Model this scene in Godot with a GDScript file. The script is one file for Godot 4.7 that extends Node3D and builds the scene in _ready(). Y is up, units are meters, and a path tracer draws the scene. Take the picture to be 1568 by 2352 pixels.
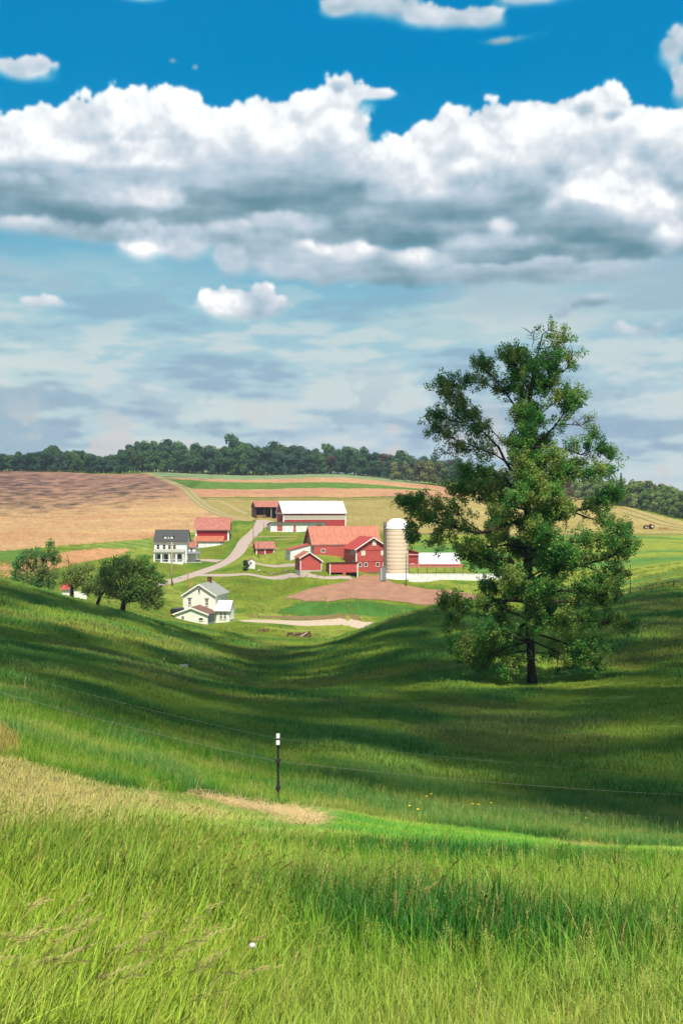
extends Node3D
# A farm in a green valley under cumulus clouds. World units are metres, the eye stands at the origin and looks along -z.

const FOCAL := 2522.0          # focal length and centre of the photograph's 1568 x 2352 print, used only to turn measured spots into places
const MIDX := 784.0
const MIDY := 1176.0
const EXPO := 1.65
var rng := RandomNumberGenerator.new()
var fine := FastNoiseLite.new()
var broad := FastNoiseLite.new()
var mats := {}
var sun_way := Vector3(0.05, 0.875, 0.482).normalized()    # towards the sun

# ---------------------------------------------------------------- helpers
func spot(px: float, py: float, d: float) -> Vector3:
	return Vector3((px - MIDX) / FOCAL * d, -(py - MIDY) / FOCAL * d, -d)

func ground_spot(px: float, d: float) -> Vector3:
	var x := (px - MIDX) / FOCAL * d
	return Vector3(x, height(x, -d), -d)

func lin(r: float, g: float, b: float, k := 2.3) -> Color:
	var c := Color(r / 255.0, g / 255.0, b / 255.0).srgb_to_linear()
	return Color(c.r / k, c.g / k, c.b / k)

func vary(c: Color, a: float) -> Color:
	var f := 1.0 + rng.randf_range(-a, a)
	return Color(c.r * f * (1.0 + rng.randf_range(-a, a) * 0.4), c.g * f, c.b * f * (1.0 + rng.randf_range(-a, a) * 0.4))

func noise_tex(seed_: int, freq: float, c0: Color, c1: Color, side := 256, octaves := 4) -> NoiseTexture2D:
	var n := FastNoiseLite.new()
	n.seed = seed_
	n.frequency = freq
	n.fractal_octaves = octaves
	var g := Gradient.new()
	g.set_color(0, c0)
	g.set_color(1, c1)
	var t := NoiseTexture2D.new()
	t.noise = n
	t.width = side
	t.height = side
	t.seamless = true
	t.color_ramp = g
	return t

func mat(key: String, linear: Color, rough := 0.8, metal := 0.0, tex: Texture2D = null, scale := Vector3.ONE) -> StandardMaterial3D:
	var m := StandardMaterial3D.new()
	m.resource_name = key
	m.albedo_color = linear.linear_to_srgb()
	m.roughness = rough
	m.metallic = metal
	if tex:
		m.albedo_texture = tex
		m.uv1_triplanar = true
		m.uv1_scale = scale
	mats[key] = m
	return m

func leafy(key: String, through: float, rough := 0.7) -> StandardMaterial3D:
	var m := StandardMaterial3D.new()
	m.resource_name = key
	m.vertex_color_use_as_albedo = true
	m.roughness = rough
	m.metallic_specular = 0.3
	m.cull_mode = BaseMaterial3D.CULL_DISABLED
	if through > 0.0:
		m.backlight_enabled = true
		m.backlight = Color(through, through, through)
	mats[key] = m
	return m

func new_st() -> SurfaceTool:
	var st := SurfaceTool.new()
	st.begin(Mesh.PRIMITIVE_TRIANGLES)
	st.set_smooth_group(-1)
	return st

func tri(st: SurfaceTool, a: Vector3, b: Vector3, c: Vector3) -> void:
	st.add_vertex(a)
	st.add_vertex(c)
	st.add_vertex(b)

func quad(st: SurfaceTool, a: Vector3, b: Vector3, c: Vector3, d: Vector3) -> void:   # counter-clockwise seen from outside
	tri(st, a, b, c)
	tri(st, a, c, d)

func box(st: SurfaceTool, lo: Vector3, hi: Vector3) -> void:
	var p := [Vector3(lo.x, lo.y, lo.z), Vector3(hi.x, lo.y, lo.z), Vector3(hi.x, hi.y, lo.z), Vector3(lo.x, hi.y, lo.z), Vector3(lo.x, lo.y, hi.z), Vector3(hi.x, lo.y, hi.z), Vector3(hi.x, hi.y, hi.z), Vector3(lo.x, hi.y, hi.z)]
	quad(st, p[4], p[5], p[6], p[7])
	quad(st, p[1], p[0], p[3], p[2])
	quad(st, p[0], p[4], p[7], p[3])
	quad(st, p[5], p[1], p[2], p[6])
	quad(st, p[7], p[6], p[2], p[3])
	quad(st, p[0], p[1], p[5], p[4])

func cbox(st: SurfaceTool, c: Vector3, s: Vector3) -> void:
	box(st, c - s / 2.0, c + s / 2.0)

func prism(st: SurfaceTool, face: PackedVector3Array, along: Vector3) -> void:   # a flat convex outline, counter-clockwise seen from its front, pushed back by «along»
	var n := face.size()
	for i in range(1, n - 1):
		tri(st, face[0], face[i], face[i + 1])
		tri(st, face[0] + along, face[i + 1] + along, face[i] + along)
	for i in n:
		var j := (i + 1) % n
		quad(st, face[i], face[i] + along, face[j] + along, face[j])

func tube(st: SurfaceTool, pts: PackedVector3Array, rad: PackedFloat32Array, sides := 6) -> void:
	var rings := []
	var u := Vector3.ZERO
	for i in pts.size():
		var t := (pts[mini(i + 1, pts.size() - 1)] - pts[maxi(i - 1, 0)]).normalized()
		if u == Vector3.ZERO or i == 0:
			u = t.cross(Vector3(0.31, 0.2, 0.93)).normalized()
		u = (u - t * u.dot(t)).normalized()
		var v := t.cross(u)
		var ring := PackedVector3Array()
		for k in sides:
			var a := TAU * k / sides
			ring.append(pts[i] + (u * cos(a) + v * sin(a)) * rad[i])
		rings.append(ring)
	for i in pts.size() - 1:
		for k in sides:
			var q := (k + 1) % sides
			quad(st, rings[i][k], rings[i][q], rings[i + 1][q], rings[i + 1][k])
	for k in range(1, sides - 1):
		tri(st, rings[-1][0], rings[-1][k], rings[-1][k + 1])
		tri(st, rings[0][0], rings[0][k + 1], rings[0][k])

func smooth_st() -> SurfaceTool:
	var st := SurfaceTool.new()
	st.begin(Mesh.PRIMITIVE_TRIANGLES)
	st.set_smooth_group(0)
	return st

func lathe(st: SurfaceTool, profile: PackedVector2Array, sides := 28) -> void:   # (radius, height) from bottom to top
	for i in profile.size() - 1:
		for k in sides:
			var a := TAU * k / sides
			var b := TAU * (k + 1) / sides
			var p := profile[i]
			var q := profile[i + 1]
			quad(st, Vector3(cos(a) * p.x, p.y, -sin(a) * p.x), Vector3(cos(b) * p.x, p.y, -sin(b) * p.x), Vector3(cos(b) * q.x, q.y, -sin(b) * q.x), Vector3(cos(a) * q.x, q.y, -sin(a) * q.x))

func done(st: SurfaceTool) -> ArrayMesh:
	st.generate_normals()
	return st.commit()

func put(called: String, mesh: Mesh, m: Material, parent: Node = null) -> MeshInstance3D:
	var o := MeshInstance3D.new()
	o.name = called if parent else numbered(called)
	o.mesh = mesh
	o.material_override = m
	(parent if parent else self).add_child(o, true)
	return o

func obj(called: String, st: SurfaceTool, m: Material, parent: Node = null) -> MeshInstance3D:
	return put(called, done(st), m, parent)

var used := {}
func numbered(called: String) -> String:
	if not used.has(called):
		used[called] = 0
		return called
	used[called] += 1
	return "%s_%03d" % [called, used[called]]

func tag(o: Node, label: String, category: String, group := "", kind := "") -> Node:
	o.set_meta("label", label)
	if category:
		o.set_meta("category", category)
	if group:
		o.set_meta("group", group)
	if kind:
		o.set_meta("kind", kind)
	return o

func thing(called: String, label: String, category: String, where: Vector3, yaw_deg := 0.0, group := "") -> Node3D:
	var o := Node3D.new()
	o.name = numbered(called)
	add_child(o)
	o.position = where
	o.rotation.y = deg_to_rad(yaw_deg)
	tag(o, label, category, group)
	return o

func dup(src: Node3D, base: String, label: String, where: Vector3, turn: float, size := Vector3.ONE) -> Node3D:
	var o: Node3D = src.duplicate()
	o.name = numbered(base)
	add_child(o)
	o.position = where
	o.rotation = Vector3(0, turn, 0)
	o.scale = size
	o.set_meta("label", label)
	return o

func multi(called: String, mesh: Mesh, m: Material, rows: PackedFloat32Array, parent: Node = null) -> MultiMeshInstance3D:
	var mm := MultiMesh.new()
	mm.transform_format = MultiMesh.TRANSFORM_3D
	mm.use_colors = true
	mm.mesh = mesh
	mm.instance_count = rows.size() / 16
	mm.buffer = rows
	var o := MultiMeshInstance3D.new()
	o.name = called if parent else numbered(called)
	o.multimesh = mm
	o.material_override = m
	(parent if parent else self).add_child(o, true)
	return o

func row(rows: PackedFloat32Array, b: Basis, p: Vector3, c: Color) -> void:
	rows.append_array(PackedFloat32Array([b.x.x, b.y.x, b.z.x, p.x, b.x.y, b.y.y, b.z.y, p.y, b.x.z, b.y.z, b.z.z, p.z, c.r, c.g, c.b, 1.0]))

# ---------------------------------------------------------------- the lie of the land
# measured spots of ground: (column, row, depth); a thin plate through their slopes gives the hills
const GROUND := [
	[-150, 2352, 2.9], [300, 2352, 3.2], [784, 2352, 3.6], [1250, 2352, 4.0], [1718, 2352, 4.2],
	[-60, 2120, 5.0], [400, 2140, 5.5], [784, 2130, 6.0], [1200, 2130, 6.1], [1650, 2130, 6.2],
	[0, 1930, 8.0], [400, 1970, 8.5], [784, 1965, 9.5], [1200, 1985, 9.5], [1568, 1990, 9.8],
	[-60, 1775, 12.0], [150, 1800, 14.0], [400, 1845, 15.5], [640, 1868, 17.0], [784, 1890, 15.5], [1200, 1945, 15.0], [1350, 1955, 17.0], [1600, 1965, 16.0],
	[-60, 1645, 20.5], [320, 1757, 20.3], [640, 1850, 20.0], [893, 1882, 20.8], [1200, 1910, 21.8], [1600, 1947, 23.0],
	[0, 1590, 28.0], [300, 1600, 40.0], [784, 1800, 26.0], [784, 1700, 39.0], [784, 1600, 64.0], [1568, 1860, 29.0], [1568, 1700, 43.0], [1220, 1700, 45.0], [1221, 1573, 72.0], [1568, 1560, 68.0],
	[0, 1500, 50.0], [0, 1420, 85.0], [-40, 1330, 130.0], [100, 1362, 140.0], [300, 1500, 80.0], [300, 1425, 128.0], [100, 1364, 190.0],
	[784, 1550, 90.0], [600, 1550, 100.0], [500, 1500, 122.0], [480, 1450, 165.0], [700, 1482, 155.0], [640, 1470, 168.0], [830, 1452, 160.0], [690, 1464, 192.0], [600, 1453, 196.0],
	[1300, 1500, 93.0], [1300, 1400, 140.0], [1010, 1600, 63.0], [1010, 1500, 96.0], [1010, 1450, 125.0], [1010, 1396, 160.0], [900, 1426, 165.0], [1500, 1357, 170.0], [1620, 1348, 165.0], [1568, 1420, 110.0],
	[950, 1466, 205.0], [1130, 1430, 215.0], [1300, 1395, 220.0], [1500, 1342, 215.0],
	[495, 1433, 226.0], [400, 1419, 222.0], [545, 1430, 224.0], [700, 1434, 235.0], [570, 1426, 230.0], [830, 1440, 238.0], [330, 1400, 215.0],
	[600, 1400, 252.0], [640, 1345, 285.0], [500, 1336, 292.0], [394, 1345, 284.0], [200, 1330, 250.0], [0, 1320, 235.0], [0, 1275, 300.0], [200, 1275, 310.0],
	[520, 1300, 312.0], [395, 1293, 318.0], [480, 1268, 334.0], [540, 1242, 345.0], [605, 1278, 323.0], [575, 1305, 303.0], [660, 1298, 300.0], [710, 1316, 281.0], [790, 1324, 279.0], [850, 1323, 291.0], [912, 1336, 281.0], [1010, 1336, 281.0], [1165, 1334, 280.0],
	[850, 1352, 269.0], [750, 1382, 258.0], [980, 1388, 262.0], [800, 1402, 248.0], [1250, 1330, 270.0], [1450, 1330, 262.0],
	[680, 1227, 358.0], [715, 1212, 373.0], [605, 1191, 384.0], [900, 1245, 345.0], [1000, 1230, 372.0], [784, 1182, 425.0], [784, 1147, 490.0], [600, 1147, 480.0], [480, 1160, 450.0], [430, 1125, 525.0], [335, 1087, 650.0], [784, 1095, 640.0], [960, 1111, 640.0], [1030, 1125, 600.0], [784, 1120, 560.0],
	[0, 1200, 400.0], [200, 1200, 400.0], [350, 1200, 395.0], [0, 1150, 495.0], [200, 1140, 510.0], [0, 1087, 660.0], [150, 1087, 660.0],
	[-60, 1083, 760.0], [300, 1085, 740.0], [700, 1084, 760.0], [1000, 1100, 740.0], [1300, 1125, 700.0], [-60, 1100, 1000.0], [784, 1100, 1000.0], [1600, 1140, 1000.0],
	[1500, 1250, 360.0], [1500, 1228, 420.0], [1490, 1215, 447.0], [1400, 1190, 490.0], [1620, 1228, 445.0], [1450, 1167, 560.0], [1568, 1203, 500.0], [1200, 1228, 400.0], [1200, 1170, 500.0], [1200, 1130, 610.0], [1300, 1290, 310.0],
]
const TH_N := 141
const TH_MOST := 0.42
const LR_N := 231
const LR_LO := 0.9
const LR_HI := 7.05
var slopes := PackedFloat32Array()

func kernel(d2: float) -> float:
	return 0.0 if d2 < 1e-12 else d2 * log(d2)

func lay_ground() -> void:
	var n := GROUND.size()
	var cx := PackedFloat64Array()
	var cy := PackedFloat64Array()
	var val := PackedFloat64Array()
	for g in GROUND:
		var p := spot(g[0], g[1], g[2])
		var r := Vector2(p.x, p.z).length()
		cx.append(atan2(p.x, -p.z) * 5.0)
		cy.append(log(r))
		val.append(p.y / r)
	var m := n + 3
	var a := []
	for i in m:
		var line := PackedFloat64Array()
		line.resize(m + 1)
		a.append(line)
	for i in n:
		for j in n:
			a[i][j] = kernel((cx[i] - cx[j]) ** 2 + (cy[i] - cy[j]) ** 2)
		a[i][i] += 0.0006
		for k in 3:
			var f: float = [1.0, cx[i], cy[i]][k]
			a[i][n + k] = f
			a[n + k][i] = f
		a[i][m] = val[i]
	for i in m:
		var best := i
		for j in range(i + 1, m):
			if absf(a[j][i]) > absf(a[best][i]):
				best = j
		var t = a[i]
		a[i] = a[best]
		a[best] = t
		var top: PackedFloat64Array = a[i]
		for j in range(i + 1, m):
			var low: PackedFloat64Array = a[j]
			var f := low[i] / top[i]
			if f != 0.0:
				for k in range(i, m + 1):
					low[k] -= f * top[k]
				a[j] = low
	var w := PackedFloat64Array()
	w.resize(m)
	for i in range(m - 1, -1, -1):
		var s: float = a[i][m]
		for k in range(i + 1, m):
			s -= a[i][k] * w[k]
		w[i] = s / a[i][i]
	slopes.resize(TH_N * LR_N)
	for v in LR_N:
		var y := LR_LO + (LR_HI - LR_LO) * v / (LR_N - 1)
		for u in TH_N:
			var x := TH_MOST * (2.0 * u / (TH_N - 1) - 1.0) * 5.0
			var s := w[n] + w[n + 1] * x + w[n + 2] * y
			for i in n:
				var d2 := (cx[i] - x) * (cx[i] - x) + (cy[i] - y) * (cy[i] - y)
				if d2 > 1e-12:
					s += w[i] * d2 * log(d2)
			slopes[v * TH_N + u] = s

func slope_at(th: float, lr: float) -> float:
	var fu := clampf((th / TH_MOST + 1.0) * 0.5 * (TH_N - 1), 0.0, TH_N - 1.001)
	var fv := clampf((lr - LR_LO) / (LR_HI - LR_LO) * (LR_N - 1), 0.0, LR_N - 1.001)
	var u := int(fu)
	var v := int(fv)
	fu -= u
	fv -= v
	var k := v * TH_N + u
	return lerpf(lerpf(slopes[k], slopes[k + 1], fu), lerpf(slopes[k + TH_N], slopes[k + TH_N + 1], fu), fv)

func height(x: float, z: float) -> float:
	var r := sqrt(x * x + z * z)
	var rr := clampf(r, 2.5, 1100.0)
	var th := atan2(x, -z)
	var lr := log(rr)
	if absf(th) <= TH_MOST:
		return slope_at(th, lr) * rr
	var round_ := smoothstep(TH_MOST, PI, absf(th)) * 0.5
	return lerpf(slope_at(signf(th) * TH_MOST, lr), slope_at(-signf(th) * TH_MOST, lr), round_) * rr

func hit(px: float, py: float, nearest := 4.0) -> Vector3:       # where a line of sight meets the ground
	var u := (px - MIDX) / FOCAL
	var v := -(py - MIDY) / FOCAL
	var d := nearest
	while d < 1000.0:
		if height(u * d, -d) > v * d:
			break
		d *= 1.004
	return Vector3(u * d, height(u * d, -d), -d)

func plan(px_list: Array, nearest := 200.0) -> PackedVector2Array:    # an outline on the ground as (bearing, log of the distance)
	var out := PackedVector2Array()
	for i in range(0, px_list.size(), 2):
		var p := hit(px_list[i], px_list[i + 1], nearest)
		out.append(Vector2(atan2(p.x, -p.z), 0.5 * log(p.x * p.x + p.z * p.z)))
	return out

# ---------------------------------------------------------------- the sky: blue air, cumulus banks with grey undersides, thin layers low down
# soft masses: (column, row, half width, half height, tone); tone 1 is sunlit white, 0 the grey of an underside
const CLOUDS := [
	[100, 440, 220, 42, 0.42], [560, 412, 150, 34, 0.5], [760, 408, 120, 40, 0.45], [930, 470, 150, 36, 0.4], [140, 500, 240, 38, 0.12], [360, 430, 150, 40, 0.42], [560, 455, 190, 55, 0.22], [720, 445, 150, 55, 0.12], [480, 508, 210, 32, 0.1], [860, 505, 210, 38, 0.2], [1060, 475, 170, 36, 0.3], [1000, 545, 200, 28, 0.14], [1260, 520, 190, 48, 0.28], [1200, 590, 230, 28, 0.14], [1470, 590, 160, 30, 0.16], [700, 600, 180, 36, 0.42], [760, 530, 170, 34, 0.5], [640, 570, 130, 36, 0.48], [1400, 540, 130, 40, 0.34], [200, 545, 260, 26, 0.5], [900, 610, 160, 26, 0.4], [760, 640, 150, 18, 0.3], [1080, 640, 200, 22, 0.36], [480, 540, 120, 24, 0.55], [1330, 640, 180, 22, 0.34],
	[240, 470, 70, 22, 0.7], [640, 500, 70, 20, 0.55], [900, 440, 90, 22, 0.75], [1080, 560, 80, 22, 0.62], [1340, 590, 80, 22, 0.6], [60, 540, 70, 16, 0.72], [1210, 560, 60, 18, 0.6], [560, 525, 60, 16, 0.6],
	[50, 335, 105, 55, 1.0], [180, 325, 115, 55, 1.0], [290, 290, 110, 60, 1.0], [390, 268, 80, 58, 1.0], [480, 310, 105, 55, 1.0], [590, 275, 100, 52, 1.0], [690, 250, 90, 52, 1.0], [780, 225, 62, 46, 1.0], [860, 215, 48, 13, 1.0], [650, 325, 140, 45, 0.95], [780, 300, 62, 62, 1.0], [410, 362, 160, 34, 0.9], [210, 372, 170, 30, 0.88], [50, 380, 90, 28, 0.92], [580, 365, 120, 30, 0.6], [720, 370, 90, 28, 0.55],
	[890, 385, 80, 58, 1.0], [1000, 320, 75, 52, 1.0], [1085, 320, 105, 62, 1.0], [1190, 290, 105, 48, 1.0], [1290, 290, 105, 55, 1.0], [1370, 275, 78, 42, 1.0], [1445, 325, 85, 48, 1.0], [1545, 335, 70, 50, 1.0], [960, 425, 120, 38, 0.97], [1100, 390, 150, 45, 0.85], [1290, 380, 150, 52, 0.72], [1385, 440, 125, 58, 0.98], [1480, 490, 75, 52, 1.0], [1540, 565, 55, 40, 0.95], [1590, 390, 80, 50, 0.85], [1490, 372, 80, 44, 0.85], [1570, 450, 80, 50, 0.6], [1620, 320, 60, 40, 1.0], [1600, 520, 70, 50, 0.5], [1200, 440, 90, 40, 0.55],
	[190, 336, 62, 26, 0.42], [1040, 345, 58, 28, 0.36], [1335, 270, 24, 18, 0.3], [776, 203, 22, 13, 0.5], [1395, 295, 30, 14, 0.5], [60, 440, 60, 14, 0.8],
	[355, 455, 58, 34, 0.95], [330, 572, 58, 40, 1.0], [345, 540, 34, 28, 0.95], [425, 575, 45, 32, 0.68], [532, 600, 38, 34, 0.66], [735, 572, 42, 16, 1.0], [812, 585, 50, 28, 0.95], [958, 605, 54, 24, 0.98], [1152, 532, 38, 22, 0.9], [550, 692, 78, 34, 0.85], [500, 700, 44, 30, 0.95], [600, 706, 56, 26, 0.72], [545, 672, 40, 20, 0.98], [84, 712, 58, 18, 0.7], [1260, 620, 58, 20, 0.55], [1290, 718, 50, 14, 0.62], [1480, 765, 80, 16, 0.68], [1360, 705, 40, 14, 0.55],
	[320, -2, 70, 24, 0.85], [770, 18, 36, 22, 0.7], [870, 8, 110, 34, 0.66], [1000, 42, 80, 30, 0.8], [1110, 50, 60, 26, 0.72], [1230, 8, 90, 22, 0.62], [1140, 103, 62, 9, 0.35], [60, 195, 72, 30, 0.85], [100, 178, 30, 20, 0.8], [1545, 150, 40, 46, 0.7], [1560, 230, 28, 46, 0.85], [398, 150, 9, 5, 0.4], [447, 162, 9, 5, 0.4],
	[300, -300, 260, 70, 0.9], [500, -230, 160, 50, 0.6], [1250, -420, 300, 80, 0.95], [1100, -330, 160, 50, 0.5], [200, -800, 260, 90, 0.9], [900, -950, 320, 80, 0.9], [1500, -900, 200, 80, 0.8],
]
var wisp := FastNoiseLite.new()
var layer := FastNoiseLite.new()
var crumb := FastNoiseLite.new()

func ramp(stops: Array, at: float) -> Color:
	for i in range(1, stops.size()):
		if at <= stops[i][0]:
			var t: float = clampf((at - stops[i - 1][0]) / (stops[i][0] - stops[i - 1][0]), 0.0, 1.0)
			return (stops[i - 1][1] as Color).lerp(stops[i][1], t)
	return stops[-1][1]

func c8(r: float, g: float, b: float) -> Color:
	return Color(r / 255.0, g / 255.0, b / 255.0)

func paint_sky(w: int, h: int, az0: float, az1: float, el0: float, el1: float) -> Image:
	var air := [[0.0, c8(188, 205, 218)], [3.0, c8(182, 203, 219)], [6.0, c8(182, 208, 218)], [8.5, c8(166, 203, 216)], [11.0, c8(138, 190, 211)], [14.0, c8(104, 176, 206)], [17.5, c8(24, 148, 202)], [22.0, c8(4, 138, 196)], [27.0, c8(10, 134, 194)], [50.0, c8(8, 110, 178)], [90.0, c8(6, 92, 160)]]
	var tones := [[0.0, c8(104, 144, 158)], [0.25, c8(144, 172, 186)], [0.5, c8(184, 202, 216)], [0.75, c8(220, 226, 234)], [0.93, c8(244, 245, 247)], [1.2, c8(255, 255, 255)]]
	var data := PackedFloat32Array()
	data.resize(w * h * 3)
	var k := 0
	for j in h:
		var el := el1 + (el0 - el1) * (j + 0.5) / h
		var base := ramp(air, maxf(el, 0.0))
		var py := 1176.0 - FOCAL * (tan(deg_to_rad(el)) if el < 40.0 else 0.839 + deg_to_rad(el - 40.0) * 1.7)
		var near := []
		for c in CLOUDS:
			if absf(py - c[1]) < c[3] * 1.9 + 42.0:
				near.append(c)
		for i in w:
			var az := az0 + (az1 - az0) * (i + 0.5) / w
			var sector := roundi(az / 45.0)
			var local := az - 45.0 * sector
			if sector % 2 != 0:
				local = -local
			var ce := cos(deg_to_rad(el)) * 57.3
			var p := Vector3(sin(deg_to_rad(az)) * ce, sin(deg_to_rad(el)) * 57.3, -cos(deg_to_rad(az)) * ce)
			var n := wisp.get_noise_3dv(p)
			var n2 := wisp.get_noise_3dv(p * 0.97 + Vector3(61, 17, -43))
			var c := base
			# thin layers and streaks below the banks
			var low := smoothstep(14.5, 8.0, el) * smoothstep(-1.0, 1.5, el)
			if low > 0.0:
				var s := layer.get_noise_3d(p.x * 0.55, p.y * 3.0, p.z * 0.55)
				var s2 := layer.get_noise_3d(p.x * 0.3 + 90.0, p.y * 1.3 - 40.0, p.z * 0.3)
				var s3 := layer.get_noise_3d(p.x * 1.7 - 30.0, p.y * 8.0, p.z * 1.7) + 0.4 * crumb.get_noise_3d(p.x * 0.4, p.y * 1.6, p.z * 0.4)
				c = c.lerp(c8(196, 218, 218), clampf(smoothstep(-0.16, 0.3, s2) * 0.8, 0.0, 1.0) * low)
				c = c.lerp(c8(132, 162, 190), smoothstep(0.04, 0.3, -s - 0.5 * s3) * 0.5 * low)
				c = c.lerp(c8(216, 224, 222), smoothstep(0.0, 0.3, s + 0.55 * s3) * 0.7 * low)
				var puff := n + 0.5 * s2 + 0.3 * s3
				c = c.lerp(c8(214, 208, 207), smoothstep(0.1, 0.36, puff) * 0.75 * smoothstep(7.0, 3.0, el))
				c = c.lerp(c8(146, 170, 194), smoothstep(0.16, 0.4, -puff) * 0.4 * smoothstep(9.0, 4.0, el))
			var veil := smoothstep(17.0, 14.5, el) * smoothstep(8.0, 12.0, el)
			if veil > 0.0:
				c = c.lerp(c8(168, 192, 206), veil * smoothstep(-0.3, 0.3, layer.get_noise_3d(p.x * 0.5 + 10.0, p.y * 2.0, p.z * 0.5 - 70.0)) * 0.75)
			var px := MIDX + FOCAL * tan(deg_to_rad(local))
			var sum := 0.0
			var tone := 0.0
			var weight := 0.0
			var below := 0.0
			var n3 := 0.0
			var bump := 0.0
			if near:
				n3 = crumb.get_noise_3dv(p)
				bump = n + 0.22 * n3 - wisp.get_noise_3d(p.x + 0.25, p.y + 0.75, p.z) - 0.22 * crumb.get_noise_3d(p.x, p.y + 0.3, p.z)
			for b in near:
				var dx: float = (px - b[0]) / b[2] + n2 * (0.5 if b[3] > 20.0 else 1.3)
				var dy: float = (py - b[1]) / b[3] + n * (0.55 if b[3] > 20.0 else 1.6) + n3 * 0.2
				var d := dx * dx + dy * dy
				if d < 3.2:
					var f: float = (1.0 - d / 3.2)
					f = f * f * f
					var g: float = f * f * (0.35 + b[4])
					if b[3] < 24.0 and b[4] < 0.6:
						g *= 5.0
					sum += f * 1.35
					# sunlit from above: the upper side of a mass is whiter than its underside
					tone += g * (b[4] - clampf(dy, -1.0, 1.2) * 0.16 * (1.35 - b[4]))
					weight += g
					below += g * dy
			if sum > 0.02:
				var t := tone / weight
				var crisp := smoothstep(0.35, 0.9, t) * (1.0 - 0.85 * smoothstep(-0.35, 0.55, below / weight))
				t = t * 0.95 + bump * lerpf(0.14, 0.46, smoothstep(0.35, 0.9, t)) + n * 0.1 + (1.0 - crisp) * layer.get_noise_3d(p.x * 0.8, p.y * 4.2, p.z * 0.8) * 0.48
				var cover := smoothstep(lerpf(0.02, 0.42, crisp), lerpf(1.25, 0.64, crisp), sum + n * 0.46 + n3 * lerpf(0.1, 0.34, crisp))
				t = t + (clampf(sum, 0.0, 2.0) - 1.1) * lerpf(-0.08, 0.06, crisp)
				c = c.lerp(ramp(tones, clampf(t, 0.0, 1.15)), cover * (0.97 if el > 9.0 else 0.75))
			if el > 30.0:
				c = c.lerp(c8(236, 240, 244), smoothstep(-0.02, 0.24, n + n2 * 0.4) * smoothstep(30.0, 40.0, el) * 0.95)
			c = c.srgb_to_linear()
			var glare := 1.0 + 0.3 * smoothstep(0.8, 1.0, minf(c.r, c.b))
			c = c * glare
			data[k] = c.r
			data[k + 1] = c.g
			data[k + 2] = c.b
			k += 3
	return Image.create_from_data(w, h, false, Image.FORMAT_RGBF, data.to_byte_array())

func build_air() -> void:
	wisp.seed = 7
	wisp.frequency = 0.3
	wisp.fractal_octaves = 6
	wisp.fractal_gain = 0.52
	crumb.seed = 23
	crumb.frequency = 1.1
	crumb.fractal_octaves = 4
	layer.seed = 19
	layer.frequency = 0.12
	layer.fractal_octaves = 5
	# the whole dome coarsely, then the same clouds once more at full fineness where the lens looks
	var dome := paint_sky(512, 128, 0.0, 360.0, 0.0, 90.0)
	var whole := Image.create_empty(512, 256, false, Image.FORMAT_RGBF)
	whole.fill(Color(0.30, 0.38, 0.36))
	whole.blit_rect(dome, Rect2i(0, 0, 512, 128), Vector2i.ZERO)
	whole.resize(4096, 2048, Image.INTERPOLATE_CUBIC)
	var deg := 4096.0 / 360.0
	var wide := 220
	var rows_ := 342
	var top := 1024 - rows_
	var right := paint_sky(wide, rows_, 0.0, wide / deg, 0.0, rows_ / deg)
	var left := paint_sky(wide, rows_, -wide / deg, 0.0, 0.0, rows_ / deg)
	whole.blit_rect(right, Rect2i(0, 0, wide, rows_), Vector2i(0, top))
	whole.blit_rect(left, Rect2i(0, 0, wide, rows_), Vector2i(4096 - wide, top))
	var pan := PanoramaSkyMaterial.new()
	pan.panorama = ImageTexture.create_from_image(whole)
	var sky := Sky.new()
	sky.sky_material = pan
	var env := Environment.new()
	env.background_mode = Environment.BG_SKY
	env.sky = sky
	env.background_energy_multiplier = 1.0 / EXPO
	env.ambient_light_source = Environment.AMBIENT_SOURCE_SKY
	env.tonemap_mode = Environment.TONE_MAPPER_LINEAR
	env.tonemap_exposure = EXPO
	env.fog_enabled = true
	env.fog_density = 0.00014
	env.fog_light_color = Color(0.78, 0.86, 0.94)
	env.sdfgi_enabled = true
	env.ssao_enabled = true
	env.ssil_enabled = true
	var w := WorldEnvironment.new()
	w.name = "air"
	w.environment = env
	add_child(w)
	var sun := DirectionalLight3D.new()
	sun.name = "sun"
	sun.light_energy = 1.45
	sun.light_color = Color(1.0, 0.965, 0.9)
	sun.light_angular_distance = 0.55
	sun.shadow_enabled = true
	add_child(sun)
	sun.look_at_from_position(sun_way * 100.0, Vector3.ZERO)
	var cam := Camera3D.new()
	cam.name = "camera"
	cam.fov = rad_to_deg(2.0 * atan(1176.0 / FOCAL))
	cam.near = 0.1
	cam.far = 12000.0
	add_child(cam)
	cam.current = true

# ---------------------------------------------------------------- the land, cut into meadow, fields and lawn
var fields := []
var grain := FastNoiseLite.new()

func inside(p: Vector2, poly: PackedVector2Array) -> bool:
	return Geometry2D.is_point_in_polygon(p, poly)

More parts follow.
